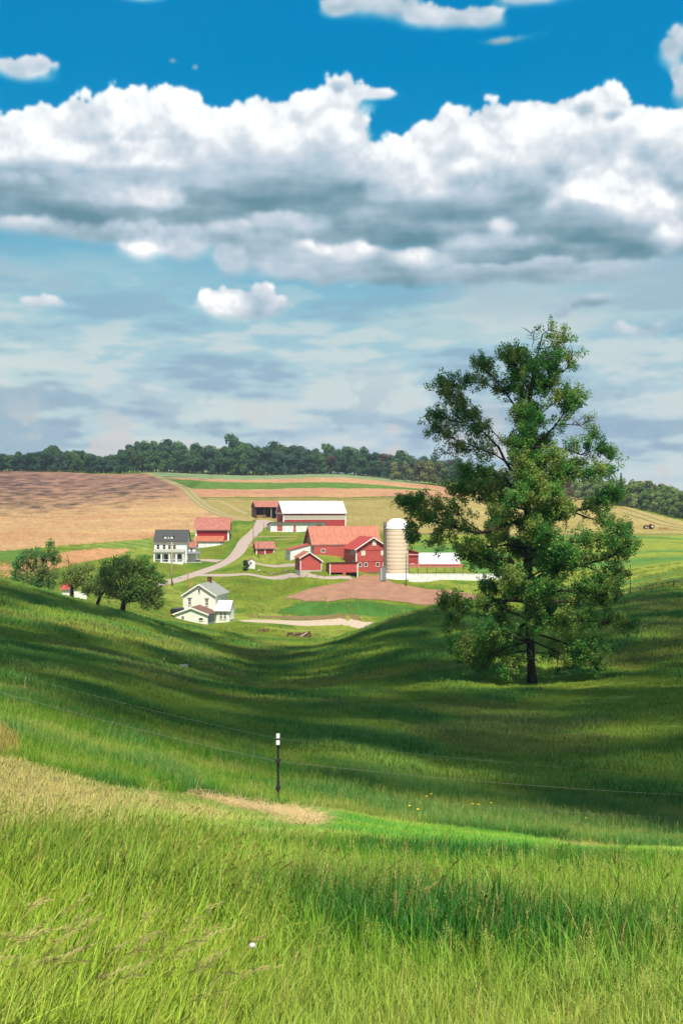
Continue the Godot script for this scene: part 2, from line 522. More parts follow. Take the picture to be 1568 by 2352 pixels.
func field_tone(kind: int, x: float, z: float, th: float, lr: float) -> Color:
	var n := broad.get_noise_2d(x, z)
	var f := fine.get_noise_2d(x, z)
	match kind:
		1:   # ploughed soil, drier and paler near the farm, in long streaks along the furrows
			var s := broad.get_noise_2d(x * 0.22 + 40.0, z * 2.2)
			var dry := smoothstep(6.37, 6.05, lr + s * 0.12)
			var c := lin(196, 150, 126).lerp(lin(228, 184, 132), dry)
			c = c.lerp(lin(248, 212, 144), smoothstep(0.05, 0.45, s) * 0.65 * dry)
			c = c.lerp(lin(222, 164, 118), smoothstep(0.1, 0.5, n) * 0.5 * dry)
			return c * (1.0 + f * 0.16)
		2:
			return lin(162, 184, 132) * (1.0 + f * 0.2)
		3:
			return lin(236, 184, 134).lerp(lin(225, 165, 130), clampf(n * 1.5 + 0.3, 0, 1)) * (1.0 + f * 0.14)
		4:
			return lin(120, 158, 66) * (1.0 + f * 0.2 + n * 0.15)
		5:   # mown hay, straw green
			return lin(190, 172, 98).lerp(lin(204, 186, 116), clampf(n + 0.4, 0, 1)) * (1.0 + f * 0.12)
		6:
			return lin(216, 196, 124).lerp(lin(200, 178, 104), clampf(n + 0.3, 0, 1)) * (1.0 + f * 0.1)
		7:   # pasture beyond the barn, banded light and dark
			var b := broad.get_noise_2d(x * 0.35 + 11.0, z * 1.5 + 60.0)
			return lin(176, 190, 76).lerp(lin(118, 166, 78), smoothstep(-0.22, 0.3, b)) * (1.0 + f * 0.22)
		8:
			return lin(235, 178, 124) * (1.0 + f * 0.15 + n * 0.1)
		9:   # lawn striped along the contour
			var st := sin((lr * 60.0 + th * 40.0) * 5.0)
			return lin(120, 158, 62).lerp(lin(170, 186, 92), 0.5 + 0.5 * st) * (1.0 + f * 0.15)
		10:
			return lin(92, 146, 62) * (1.0 + f * 0.25 + n * 0.2)
		11:  # lawn and paddock round the farm
			var g := lin(140, 158, 54).lerp(lin(168, 182, 76), smoothstep(-0.3, 0.35, n))
			g = g.lerp(lin(112, 150, 50), smoothstep(0.08, 0.4, broad.get_noise_2d(x * 3.0 + 200.0, z * 3.0)))
			return g * (1.0 + f * 0.26)
	# near meadow: what shows between the blades and, farther off, the sward itself
	var sward := lin(148, 172, 60, 1.55).lerp(lin(170, 180, 76, 1.55), smoothstep(-0.3, 0.3, n))
	sward = sward.lerp(lin(176, 150, 84, 1.55), smoothstep(0.12, 0.5, broad.get_noise_2d(x * 2.2 + 300.0, z * 2.2)) * 0.28)
	sward = sward.lerp(lin(118, 160, 64, 1.55), smoothstep(0.1, 0.42, broad.get_noise_2d(x * 1.6 - 300.0, z * 1.6)) * 0.8)
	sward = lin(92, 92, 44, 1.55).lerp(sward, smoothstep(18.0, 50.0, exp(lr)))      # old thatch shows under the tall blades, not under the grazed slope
	return sward * (1.0 + f * 0.24)

func lay_land() -> void:
	grain.seed = 41
	grain.frequency = 0.33
	grain.fractal_octaves = 3
	fields = [
		[1, plan([-60, 1086, 332, 1087, 372, 1100, 428, 1125, 448, 1145, 470, 1164, 505, 1182, 535, 1198, 528, 1205, 440, 1222, 345, 1236, 240, 1247, 100, 1257, -60, 1264])],
		[8, plan([-60, 1330, -60, 1296, 20, 1290, 90, 1280, 170, 1266, 240, 1259, 300, 1262, 270, 1276, 200, 1290, 60, 1320])],
		[9, plan([160, 1258, 240, 1249, 345, 1238, 352, 1262, 300, 1261, 240, 1257])],
		[4, plan([-60, 1296, -60, 1266, 40, 1262, 90, 1272, 60, 1286])],
		[2, plan([335, 1085, 700, 1086, 960, 1105, 980, 1113, 700, 1098, 372, 1096])],
		[3, plan([372, 1096, 700, 1098, 980, 1113, 1040, 1122, 1030, 1128, 700, 1108, 400, 1101])],
		[4, plan([380, 1101, 700, 1107, 1010, 1124, 1000, 1128, 800, 1122, 440, 1123])],
		[3, plan([440, 1123, 800, 1122, 1060, 1128, 1060, 1142, 780, 1143, 455, 1142])],
		[5, plan([455, 1145, 780, 1146, 1060, 1144, 1100, 1215, 960, 1226, 885, 1222, 700, 1216, 640, 1200, 600, 1195, 548, 1193, 505, 1178, 470, 1160])],
		[6, plan([1060, 1130, 1300, 1140, 1420, 1160, 1500, 1182, 1640, 1212, 1640, 1227, 1400, 1228, 1100, 1222, 1060, 1200])],
		[7, plan([950, 1230, 1100, 1226, 1400, 1229, 1640, 1228, 1640, 1352, 1440, 1362, 1200, 1350, 1040, 1290, 950, 1280])],
		[10, plan([640, 1402, 680, 1386, 780, 1382, 900, 1388, 1010, 1392, 1080, 1400, 950, 1420, 750, 1417, 640, 1412])],
	]
	var ths := PackedFloat32Array()
	for i in 601:
		ths.append(-0.36 + 0.72 * i / 600.0)
	var lrs := PackedFloat32Array()
	var v := 0.75
	while v < 9.0:
		lrs.append(v)
		v += 0.022 if v < 4.1 else (0.0075 if v < 6.75 else 0.15)
	var cols := ths.size()
	var rows_ := lrs.size()
	var pos := PackedVector3Array()
	var tone := PackedColorArray()
	var kinds := PackedByteArray()
	pos.resize(cols * rows_)
	tone.resize(cols * rows_)
	kinds.resize(cols * rows_)
	for j in rows_:
		var lr := lrs[j]
		var r := exp(lr)
		for i in cols:
			var th := ths[i]
			var x := sin(th) * r
			var z := -cos(th) * r
			var k := j * cols + i
			pos[k] = Vector3(x, height(x, z), z)
			var kind := 0
			if lr > 5.2:
				kind = 11
				var q := Vector2(th, lr)
				for f in fields:
					if inside(q, f[1]):
						kind = f[0]
						break
			kinds[k] = kind
			tone[k] = field_tone(kind, x, z, th, lr) * (1.0 + rng.randf_range(-0.13, 0.13) + 0.16 * grain.get_noise_2d(x, z))
	var names := {0: "meadow", 1: "ploughed_field", 2: "crop_strip", 3: "stubble_field", 4: "crop_field", 5: "hay_field", 6: "straw_field", 7: "pasture", 8: "ploughed_field", 9: "lawn_strip", 10: "clover_patch", 11: "lawn"}
	var labels := {0: "near meadow hillsides falling to the valley", 1: "tan ploughed field left of the track", 2: "pale green strip below the dark wood", 3: "orange stubble strips across the far slope", 4: "green crop strips on the far slope", 5: "mown yellow green hay field behind the white roofed barn", 6: "straw coloured field where the tractor works", 7: "bright green pasture right of the silo", 8: "small orange soil patch left of the farmhouse", 9: "striped lawn bank left of the farmhouse", 10: "dark green patch below the dirt yard", 11: "green farm lawn round the buildings and the lane"}
	var m := mat("ground", Color(1, 1, 1), 0.95)
	m.albedo_color = Color.WHITE
	m.vertex_color_use_as_albedo = true
	m.metallic_specular = 0.15
	var normals := PackedVector3Array()
	normals.resize(pos.size())
	for j in rows_:
		for i in cols:
			var a := pos[j * cols + mini(i + 1, cols - 1)] - pos[j * cols + maxi(i - 1, 0)]
			var b := pos[mini(j + 1, rows_ - 1) * cols + i] - pos[maxi(j - 1, 0) * cols + i]
			normals[j * cols + i] = a.cross(b).normalized()
	for kind in names:
		var map := PackedInt32Array()
		map.resize(pos.size())
		map.fill(-1)
		var vp := PackedVector3Array()
		var vn := PackedVector3Array()
		var vc := PackedColorArray()
		var ix := PackedInt32Array()
		for j in rows_ - 1:
			for i in cols - 1:
				var k := j * cols + i
				if kinds[k] != kind:
					continue
				var four := [k, k + 1, k + cols + 1, k + cols]
				for c in four:
					if map[c] < 0:
						map[c] = vp.size()
						vp.append(pos[c])
						vn.append(normals[c])
						vc.append(tone[c])
				ix.append_array(PackedInt32Array([map[k], map[k + cols], map[k + 1], map[k + 1], map[k + cols], map[k + cols + 1]]))
		if vp.size() == 0:
			continue
		var arr := []
		arr.resize(Mesh.ARRAY_MAX)
		arr[Mesh.ARRAY_VERTEX] = vp
		arr[Mesh.ARRAY_NORMAL] = vn
		arr[Mesh.ARRAY_COLOR] = vc
		arr[Mesh.ARRAY_INDEX] = ix
		var me := ArrayMesh.new()
		me.add_surface_from_arrays(Mesh.PRIMITIVE_TRIANGLES, arr)
		tag(put(names[kind], me, m), labels[kind], "", "", "structure")
	# the country to the sides and behind, out to the horizon
	var st := new_st()
	var steps := 40
	var rr := [2.1]
	while rr[-1] < 7500.0:
		rr.append(rr[-1] * 1.22)
	for j in rr.size() - 1:
		for i in steps:
			var t0 := 0.36 + (TAU - 0.72) * i / steps
			var t1 := 0.36 + (TAU - 0.72) * (i + 1) / steps
			var q := []
			for e in [[t0, rr[j]], [t1, rr[j]], [t1, rr[j + 1]], [t0, rr[j + 1]]]:
				var x: float = sin(e[0]) * e[1]
				var z: float = -cos(e[0]) * e[1]
				q.append(Vector3(x, height(x, z), z))
			st.set_color(lin(140, 155, 60))
			quad(st, q[0], q[1], q[2], q[3])
	for i in steps:      # the patch under the tripod
		var t0 := TAU * i / steps
		var t1 := TAU * (i + 1) / steps
		st.set_color(lin(140, 155, 60))
		tri(st, Vector3(0, height(0.0, -0.01), 0), Vector3(sin(t0) * 2.13, height(sin(t0) * 2.13, -cos(t0) * 2.13), -cos(t0) * 2.13), Vector3(sin(t1) * 2.13, height(sin(t1) * 2.13, -cos(t1) * 2.13), -cos(t1) * 2.13))
	tag(obj("terrain", st, m), "green country beyond the meadow", "", "", "structure")

func ribbon(called: String, label: String, m: Material, stops: Array, lift := 0.07) -> MeshInstance3D:   # (column, row, width in metres) down the middle
	var mid := PackedVector3Array()
	var wid := PackedFloat32Array()
	for i in stops.size() - 1:
		var a := hit(stops[i][0], stops[i][1], 200.0)
		var b := hit(stops[i + 1][0], stops[i + 1][1], 200.0)
		var n := maxi(2, int(a.distance_to(b) / 2.0))
		for k in n:
			var t := float(k) / n
			mid.append(a.lerp(b, t))
			wid.append(lerpf(stops[i][2], stops[i + 1][2], t))
	for turn in 3:
		for i in range(1, mid.size() - 1):
			mid[i] = (mid[i - 1] + mid[i] * 2.0 + mid[i + 1]) / 4.0
	var st := smooth_st()
	var last := []
	for i in mid.size():
		var t := mid[mini(i + 1, mid.size() - 1)] - mid[maxi(i - 1, 0)]
		var side := Vector3(-t.z, 0, t.x).normalized() * wid[i] * 0.5
		var line := []
		for k in 7:
			var f := k / 3.0 - 1.0
			var p := mid[i] + side * f * (1.0 + 0.07 * fine.get_noise_2d(i * 9.0, f * 40.0))
			p.y = height(p.x, p.z) + lift * (1.0 - 0.85 * absf(f) ** 3)
			line.append(p)
		if last:
			for k in 6:
				quad(st, last[k], last[k + 1], line[k + 1], line[k])
		last = line
	st.generate_normals()
	var o := put(called, st.commit(), m)
	tag(o, label, "", "", "structure")
	return o

func patch(called: String, label: String, m: Material, outline: Array, lift := 0.06) -> void:    # a flat patch that follows the ground
	var poly := plan(outline)
	var lo := poly[0]
	var hi := poly[0]
	for p in poly:
		lo = lo.min(p)
		hi = hi.max(p)
	var st := smooth_st()
	var nx := 200
	var ny := 90
	for j in ny:
		for i in nx:
			var ok := inside(lo + (hi - lo) * Vector2((i + 0.5) / nx, (j + 0.5) / ny) + Vector2(fine.get_noise_2d(i * 7.0, j * 7.0), fine.get_noise_2d(i * 7.0, j * 7.0 + 500.0)) * 0.0016, poly)
			if not ok:
				continue
			var q := []
			for e in [[0, 0], [1, 0], [1, 1], [0, 1]]:
				var t := lo + (hi - lo) * Vector2(float(i + e[0]) / nx, float(j + e[1]) / ny)
				var r := exp(t.y)
				var x := sin(t.x) * r
				var z := -cos(t.x) * r
				q.append(Vector3(x, height(x, z) + lift, z))
			quad(st, q[0], q[1], q[2], q[3])
	st.generate_normals()
	tag(put(called, st.commit(), m), label, "", "", "structure")

func lay_roads() -> void:
	var grit := noise_tex(31, 0.05, Color(0.8, 0.78, 0.76), Color(1.05, 1.0, 0.98), 256, 5)
	var gravel := mat("gravel", lin(232, 216, 204, 2.1), 0.95, 0.0, grit, Vector3(0.13, 0.13, 0.13))
	var pale := mat("pale_gravel", lin(250, 234, 206, 2.0), 0.95, 0.0, grit, Vector3(0.11, 0.11, 0.11))
	var worn := mat("worn_grass", lin(206, 192, 120), 0.95, 0.0, grit, Vector3(0.09, 0.09, 0.09))
	var soil := mat("dirt", lin(214, 166, 134), 0.95, 0.0, noise_tex(33, 0.02, Color(0.86, 0.8, 0.78), Color(1.06, 1.04, 1.0), 256, 5), Vector3(0.05, 0.05, 0.05))
	var verge := mat("verge", lin(176, 150, 92), 0.95, 0.0, grit, Vector3(0.1, 0.1, 0.1))
	ribbon("gravel_road", "gravel farm road winding up between the barns", gravel, [[350, 1344, 3.0], [389, 1337, 3.2], [429, 1326, 3.6], [475, 1311, 4.4], [516, 1295, 4.6], [541, 1278, 4.2], [556, 1255, 4.0], [564, 1241, 4.2], [579, 1229, 4.0], [594, 1214, 3.8], [604, 1201, 5.0], [612, 1194, 7.0]], 0.12)
	ribbon("lane", "narrow gravel lane from the road to the dirt yard", gravel, [[440, 1323, 2.4], [486, 1320, 2.8], [540, 1323, 2.4], [640, 1326, 2.4], [723, 1329, 2.4], [790, 1330, 3.0], [825, 1330, 4.0]], 0.1)
	ribbon("driveway", "short driveway to the farmhouse porch", gravel, [[445, 1286, 2.4], [480, 1287, 2.6], [520, 1290, 3.0]], 0.1)
	ribbon("path", "thin gravel path past the white shed", gravel, [[584, 1293, 1.8], [610, 1297, 1.6], [650, 1299, 1.6], [690, 1300, 1.6]], 0.1)
	ribbon("footpath", "worn path behind the small red shed", worn, [[566, 1252, 2.0], [610, 1258, 1.8], [656, 1261, 1.8]], 0.1)
	ribbon("worn_track", "worn wheel track below the white poultry house", worn, [[575, 1236, 1.6], [620, 1233, 1.8], [700, 1231, 1.8]], 0.1)
	ribbon("worn_track", "second worn wheel track nearer the small shed", worn, [[630, 1240, 1.2], [665, 1238, 1.4], [700, 1237, 1.4]], 0.1)
	ribbon("field_track", "pale grass track curving up between the fields", worn, [[334, 1087, 4.5], [372, 1099, 5.0], [428, 1123, 5.5], [450, 1147, 5.5], [474, 1166, 5.0], [510, 1182, 4.5], [548, 1194, 4.0], [592, 1198, 4.0]], 0.14)
	ribbon("house_lane", "pale gravel lane leading to the white house", pale, [[548, 1427, 3.4], [580, 1427, 5.0], [650, 1429.5, 6.5], [723, 1432.5, 6.8], [830, 1437.5, 6.8], [880, 1440, 6.8]], 0.1)
	ribbon("verge", "dry brown grass verge above the house lane", verge, [[575, 1416, 3.4], [650, 1418, 4.4], [723, 1420, 5.0], [850, 1424, 5.0]], 0.08)
	ribbon("field_edge", "dirt line between the straw field and the pasture", verge, [[870, 1221, 2.5], [960, 1227, 3.0], [1100, 1226, 3.0], [1300, 1228, 3.0], [1450, 1228, 3.0], [1640, 1229, 3.0]], 0.1)
	var rut := mat("rut", lin(228, 216, 150), 0.95, 0.0, grit, Vector3(0.09, 0.09, 0.09))
	ribbon("wheel_rut", "left pale rut of the grass track between the fields", rut, [[333, 1087, 1.0], [368, 1099, 1.1], [422, 1123, 1.2], [444, 1147, 1.2], [468, 1167, 1.2], [506, 1183, 1.1], [546, 1195, 1.0], [590, 1198.5, 1.0]], 0.2)
	ribbon("wheel_rut", "right pale rut of the grass track between the fields", rut, [[336, 1087, 1.0], [376, 1099, 1.1], [434, 1123, 1.2], [456, 1146, 1.2], [481, 1165, 1.2], [515, 1181, 1.1], [552, 1192.5, 1.0], [594, 1196.5, 1.0]], 0.2)
	ribbon("wheel_rut", "curved pale mower track at the left end of the hay field", rut, [[478, 1150, 1.2], [500, 1149, 1.3], [520, 1158, 1.3], [545, 1172, 1.3], [572, 1184, 1.2]], 0.16)
	for e in [[[455, 1143], [640, 1144], [800, 1145], [1050, 1143]], [[460, 1147], [640, 1148], [800, 1148.5], [1050, 1147]]]:
		var dark := []
		for p in e:
			dark.append([p[0], p[1], 1.1])
		ribbon("field_edge", "dark furrow line across the top of the hay field" if e[0][1] < 1145 else "second dark furrow line across the top of the hay field", mats.get("furrow", mat("furrow", lin(112, 112, 52), 0.95)), dark, 0.12)
	for e in [["upper dark wheel track in the straw field by the wood edge", [[1420, 1165, 1.2], [1480, 1184, 1.2], [1530, 1201, 1.2], [1600, 1215, 1.2]]], ["middle dark wheel track in the straw field above the tractor", [[1430, 1178, 1.0], [1490, 1198, 1.0], [1520, 1207, 1.0], [1600, 1219, 1.0]]], ["dark wheel track behind the tractor", [[1520, 1215, 0.9], [1600, 1222, 0.9]]]]:
		ribbon("wheel_track", e[0], mats.furrow, e[1], 0.12)
	patch("dirt_yard", "bare brown dirt yard in front of the silo", soil, [650, 1377, 690, 1362, 740, 1347, 790, 1338, 818, 1328, 836, 1321, 868, 1322, 884, 1331, 905, 1342, 960, 1350, 1020, 1357, 1090, 1366, 1100, 1382, 1000, 1389, 935, 1387, 880, 1380, 780, 1379, 700, 1383], 0.1)

# ---------------------------------------------------------------- clouds that drift over the valley, above the picture
func puff_mesh(around: int, rings: int) -> ArrayMesh:
	var sp := SphereMesh.new()
	sp.radial_segments = around
	sp.rings = rings
	sp.radius = 1.0
	sp.height = 2.0
	var a := sp.get_mesh_arrays()
	var v: PackedVector3Array = a[Mesh.ARRAY_VERTEX]
	for i in v.size():
		v[i] *= 1.0 + 0.45 * fine.get_noise_3dv(v[i] * 22.0)
	a[Mesh.ARRAY_VERTEX] = v
	var am := ArrayMesh.new()
	am.add_surface_from_arrays(Mesh.PRIMITIVE_TRIANGLES, a)
	var st := SurfaceTool.new()
	st.create_from(am, 0)
	st.generate_normals()
	return st.commit()

func cloud(label: String, mesh: Mesh, outline: Array, nearest: float, high: float, size: float, ragged: float, holes: Array = [], share := 1.0) -> void:
	var poly := PackedVector2Array()
	for i in range(0, outline.size(), 2):
		var p := hit(outline[i], outline[i + 1], nearest)
		poly.append(Vector2(p.x, p.z))
	var gaps := []
	for g in holes:
		var h := PackedVector2Array()
		for i in range(0, g.size(), 2):
			var p := hit(g[i], g[i + 1], nearest)
			h.append(Vector2(p.x, p.z))
		gaps.append(h)
	var lo := poly[0]
	var hi := poly[0]
	for p in poly:
		lo = lo.min(p)
		hi = hi.max(p)
	var st := SurfaceTool.new()
	var step := size * 0.8
	var z := lo.y
	while z <= hi.y:
		var x := lo.x
		while x <= hi.x:
			var q := Vector2(x + rng.randf_range(-0.3, 0.3) * step, z + rng.randf_range(-0.3, 0.3) * step)
			var w := q + Vector2(broad.get_noise_2d(q.x * 3.0, q.y * 3.0), broad.get_noise_2d(q.x * 3.0 + 700.0, q.y * 3.0)) * ragged
			var far := q.length() * 0.055          # ragged, thinning rims
			w += Vector2(rng.randfn(), rng.randfn()) * far
			var ok := inside(w, poly)
			for g in gaps:
				if ok and inside(q, g):
					ok = false
			if ok and (share >= 1.0 or rng.randf() < share * (1.0 + (0.0 if share < 0.2 else 0.16) * broad.get_noise_2d(q.x * 0.45, q.y * 2.2))):
				var y := height(q.x, q.y)
				var t := (high + rng.randf_range(0.0, size * 0.5)) / sun_way.y
				var c := Vector3(q.x, y, q.y) + sun_way * t
				var s := size * rng.randf_range(0.75, 1.1)
				var b := Basis(Vector3.UP, rng.randf() * TAU).scaled(Vector3(s, s * rng.randf_range(0.5, 0.8), s))
				st.append_from(mesh, 0, Transform3D(b, c))
			x += step
		z += step
	tag(put("cloud", st.commit(), mats.cloud), label, "cloud")

func drift_clouds() -> void:
	var m := mat("cloud", Color(0.9, 0.9, 0.9), 1.0)
	m.metallic_specular = 0.0
	var puff := puff_mesh(12, 6)
	var wisp_puff := puff_mesh(7, 3)
	cloud("thin white cumulus cloud drifting above the near hollow and the tall tree", wisp_puff, [-420, 1640, -60, 1566, 120, 1604, 330, 1688, 520, 1744, 660, 1782, 900, 1826, 1150, 1852, 1568, 1890, 2050, 1910, 2050, 1372, 1568, 1362, 1400, 1370, 1290, 1374, 1010, 1404, 900, 1434, 800, 1466, 700, 1490, 560, 1482, 430, 1446, 330, 1426, 180, 1386, 40, 1350, -420, 1338], 24.0, 430.0, 2.3, 6.0,
		[[-60, 1400, 60, 1392, 200, 1416, 320, 1446, 450, 1486, 600, 1520, 560, 1530, 420, 1512, 280, 1478, 130, 1440, -60, 1430],
		[1000, 1575, 1030, 1548, 1100, 1522, 1180, 1508, 1270, 1508, 1340, 1522, 1410, 1548, 1440, 1575]], 0.41)
	cloud("long white cumulus cloud drifting above the dark wood", puff, [-260, 1082, 300, 1082, 700, 1083, 960, 1094, 930, 1078.5, -260, 1074.5], 650.0, 420.0, 16.0, 2.0)
	cloud("thin white cumulus cloud drifting above the ploughed field", wisp_puff, [-300, 1090, 60, 1089, 240, 1092, 340, 1094, 460, 1110, 430, 1126, 330, 1142, 240, 1154, 100, 1166, -300, 1176], 400.0, 480.0, 1.7, 26.0, [], 0.14)

# ---------------------------------------------------------------- trees
func leaf_clump(count: int, reach: float, size: float) -> ArrayMesh:
	var st := SurfaceTool.new()
	st.begin(Mesh.PRIMITIVE_TRIANGLES)
	for i in count:
		var dir := Vector3(rng.randfn(), rng.randfn(), rng.randfn()).normalized()
		var c := dir * reach * sqrt(rng.randf())
		var ax := Vector3(rng.randfn(), rng.randfn() * 0.5, rng.randfn()).normalized()
		var nn := (Vector3(rng.randfn(), rng.randfn(), rng.randfn()) * 0.6 + dir * 0.6 + Vector3.UP * 0.5).normalized()
		var side := ax.cross(nn).normalized()
		ax = nn.cross(side).normalized()
		var s := size * rng.randf_range(0.7, 1.25)
		var f := rng.randf_range(0.72, 1.25)
		var col := Color(f * rng.randf_range(0.92, 1.12), f, f * rng.randf_range(0.85, 1.1))
		var p := [c - ax * s * 0.5, c + side * s * 0.36 + nn * s * 0.06, c + ax * s * 0.55, c - side * s * 0.36 + nn * s * 0.06]
		st.set_color(col)
		for t in [[0, 1, 2], [0, 2, 3]]:
			for k in t:
				st.add_vertex(p[k])
	return st.commit()

func bent(pts: Array, wobble: float) -> PackedVector3Array:      # a limb through these points, made a little crooked
	var out := PackedVector3Array()
	for i in pts.size() - 1:
		var a: Vector3 = pts[i]
		var b: Vector3 = pts[i + 1]
		var n := maxi(1, int(a.distance_to(b) / 0.7))
		for k in n:
			var p := a.lerp(b, float(k) / n)
			if i + k > 0:
				p += Vector3(rng.randf_range(-1, 1), rng.randf_range(-1, 1), rng.randf_range(-1, 1)) * wobble
			out.append(p)
	out.append(pts[-1])
	return out

func taper(n: int, a: float, b: float) -> PackedFloat32Array:
	var r := PackedFloat32Array()
	for i in n:
		r.append(lerpf(a, b, pow(float(i) / maxf(1.0, n - 1.0), 0.8)))
	return r

const UNIT := 0.010976     # metres per measured step on the tall tree
func tall(x: float, y: float, z := 0.0) -> Vector3:
	return Vector3((x - 862.0) * UNIT, (2225.0 - y) * UNIT, z)

func along(path: PackedVector3Array, t: float) -> Vector3:
	var f := clampf(t, 0.0, 0.9999) * (path.size() - 1)
	return path[int(f)].lerp(path[int(f) + 1], f - int(f))

func tall_tree() -> void:
	rng.seed = 404
	var base := ground_spot(1221, 72.0) - Vector3(0, 0.1, 0)
	var root := thing("oak_tree", "tall lone tree with ragged crown and bare hooked top limb on the shaded hillside", "tree", base)
	var wood := smooth_st()
	var bark := mat("bark", lin(96, 84, 74, 1.6), 0.95, 0.0, noise_tex(51, 0.06, Color(0.45, 0.42, 0.4), Color(1, 0.97, 0.95), 128, 4), Vector3(0.9, 0.25, 0.9))
	var trunk := bent([tall(862, 2235), tall(852, 2000), tall(845, 1800), tall(838, 1500), tall(835, 1200), tall(834, 1000), tall(838, 800), tall(840, 620), tall(852, 500), tall(872, 350), tall(905, 205), tall(925, 120)], 0.03)
	var girth := PackedFloat32Array()
	for i in trunk.size():
		var t := float(i) / (trunk.size() - 1)
		girth.append(lerpf(0.27, 0.22, smoothstep(0.35, 0.75, t)) * (1.0 - 0.86 * smoothstep(0.7, 1.0, t)) + 0.12 * exp(-t * 40.0) + 0.02 * sin(i * 2.1))
	tube(wood, trunk, girth, 10)
	# main limbs as the photograph shows them: points, depth at the tip, thickness, leafiness
	var limbs := [
		[[[820, 625], [780, 600], [720, 470], [640, 390], [585, 330], [548, 262]], -0.5, 0.10, 0.9],
		[[[858, 440], [940, 395], [1010, 360], [1070, 318], [1098, 280], [1094, 236]], 0.3, 0.075, 0.25],
		[[[905, 206], [955, 207], [1000, 190], [1045, 155]], 0.3, 0.04, 0.7],
		[[[925, 120], [945, 105], [962, 95]], 0.0, 0.03, 0.8],
		[[[862, 200], [875, 150], [858, 110]], -0.2, 0.02, 0.1],
		[[[745, 945], [690, 870], [655, 800], [560, 700], [450, 590], [380, 510], [325, 435]], 0.8, 0.12, 1.0],
		[[[560, 810], [450, 760], [370, 738], [300, 690]], -1.0, 0.055, 0.7],
		[[[790, 930], [720, 890], [640, 830], [550, 805], [450, 820], [330, 835]], -0.8, 0.085, 0.6],
		[[[720, 480], [650, 450], [560, 420], [440, 425], [330, 455]], 0.9, 0.05, 0.9],
		[[[700, 780], [600, 660], [470, 640], [350, 620], [280, 600]], -1.6, 0.05, 0.9],
		[[[852, 470], [800, 380], [745, 300], [690, 260]], 0.9, 0.05, 0.9],
		[[[860, 800], [930, 792], [1040, 800], [1150, 838], [1230, 810], [1335, 858]], 0.5, 0.085, 0.75],
		[[[1200, 830], [1215, 760], [1230, 715]], 0.3, 0.03, 0.9],
		[[[850, 770], [940, 730], [1000, 665], [1060, 590], [1155, 492]], -0.6, 0.085, 1.0],
		[[[1010, 665], [1100, 660], [1150, 665], [1190, 650]], 0.2, 0.035, 0.15],
		[[[845, 640], [930, 580], [990, 530], [1030, 500]], 1.0, 0.05, 0.9],
		[[[742, 1030], [700, 975], [600, 960], [500, 966], [440, 930]], 1.0, 0.07, 0.9],
		[[[830, 1245], [700, 1250], [600, 1292], [530, 1312], [400, 1280], [250, 1230], [130, 1145], [85, 1140]], 1.2, 0.15, 0.95],
		[[[560, 1300], [420, 1200], [300, 1160], [180, 1120]], -0.4, 0.06, 1.0],
		[[[420, 1290], [330, 1340], [275, 1365]], 1.6, 0.035, 0.6],
		[[[260, 1235], [180, 1270], [135, 1320]], 1.3, 0.04, 1.0],
		[[[840, 1310], [950, 1255], [1100, 1180], [1250, 1150], [1380, 1080]], -1.2, 0.12, 0.95],
		[[[1100, 1180], [1250, 1230], [1400, 1290]], 0.6, 0.07, 0.9],
		[[[840, 1600], [950, 1555], [1150, 1500], [1330, 1440], [1425, 1380]], 1.0, 0.13, 0.95],
		[[[1150, 1500], [1280, 1545], [1400, 1580]], -0.6, 0.06, 1.0],
		[[[825, 1570], [700, 1505], [550, 1455], [430, 1425]], -1.0, 0.12, 1.0],
		[[[822, 1720], [700, 1715], [500, 1738], [325, 1715]], 1.6, 0.12, 1.0],
		[[[500, 1738], [420, 1800], [365, 1850]], 0.8, 0.05, 0.9],
		[[[842, 1785], [1000, 1725], [1200, 1700], [1360, 1690]], -0.8, 0.13, 1.0],
		[[[842, 1830], [1050, 1820], [1250, 1830], [1400, 1850]], 1.6, 0.1, 0.95],
		[[[830, 1850], [700, 1900], [550, 1950], [405, 1985]], 1.3, 0.11, 0.95],
		[[[850, 1890], [1000, 1950], [1150, 1990], [1265, 1995]], 1.2, 0.1, 1.0],
		[[[840, 2010], [740, 2030], [630, 2065], [575, 2100]], -1.0, 0.07, 0.95],
		[[[838, 1960], [720, 1985], [600, 2030], [470, 2050]], 1.0, 0.07, 1.0],
		[[[848, 1950], [980, 2000], [1110, 2050], [1200, 2070]], 0.8, 0.07, 1.0],
		[[[845, 1980], [800, 2030], [740, 2080], [690, 2110]], 1.2, 0.05, 1.0],
		[[[855, 2020], [960, 2040], [1060, 2090], [1120, 2100]], -0.8, 0.045, 0.45],
		[[[834, 1100], [960, 1010], [1100, 940], [1270, 960]], 1.5, 0.09, 0.95],
		[[[834, 1000], [950, 960], [1060, 900], [1180, 900]], -1.4, 0.07, 0.85],
		[[[834, 1130], [700, 1080], [540, 1080], [400, 1060]], -1.4, 0.08, 0.95],
		[[[836, 1400], [700, 1380], [560, 1390], [440, 1400]], 1.8, 0.1, 0.95],
		[[[838, 1420], [1000, 1380], [1180, 1350], [1350, 1330]], 2.0, 0.11, 0.95],
		[[[838, 1680], [1000, 1650], [1180, 1620], [1300, 1600]], 2.4, 0.1, 1.0],
	]
	# limbs that reach towards the eye and away from it
	var y := 660.0
	while y < 1980.0:
		var reach := lerpf(1.4, 4.6, smoothstep(600.0, 1250.0, y)) * (1.0 - 0.35 * smoothstep(1700.0, 2000.0, y))
		for s in [-1.0, 1.0]:
			var x0 := 838.0
			var ex := x0 + rng.randf_range(-340, 340) * smoothstep(600.0, 1100.0, y) + rng.randf_range(-90, 90)
			limbs.append([[[x0, y], [lerpf(x0, ex, 0.4), y - 40], [ex, y - rng.randf_range(30, 110)]], s * reach * rng.randf_range(0.75, 1.0), 0.09, 1.0])
		y += rng.randf_range(44, 66)
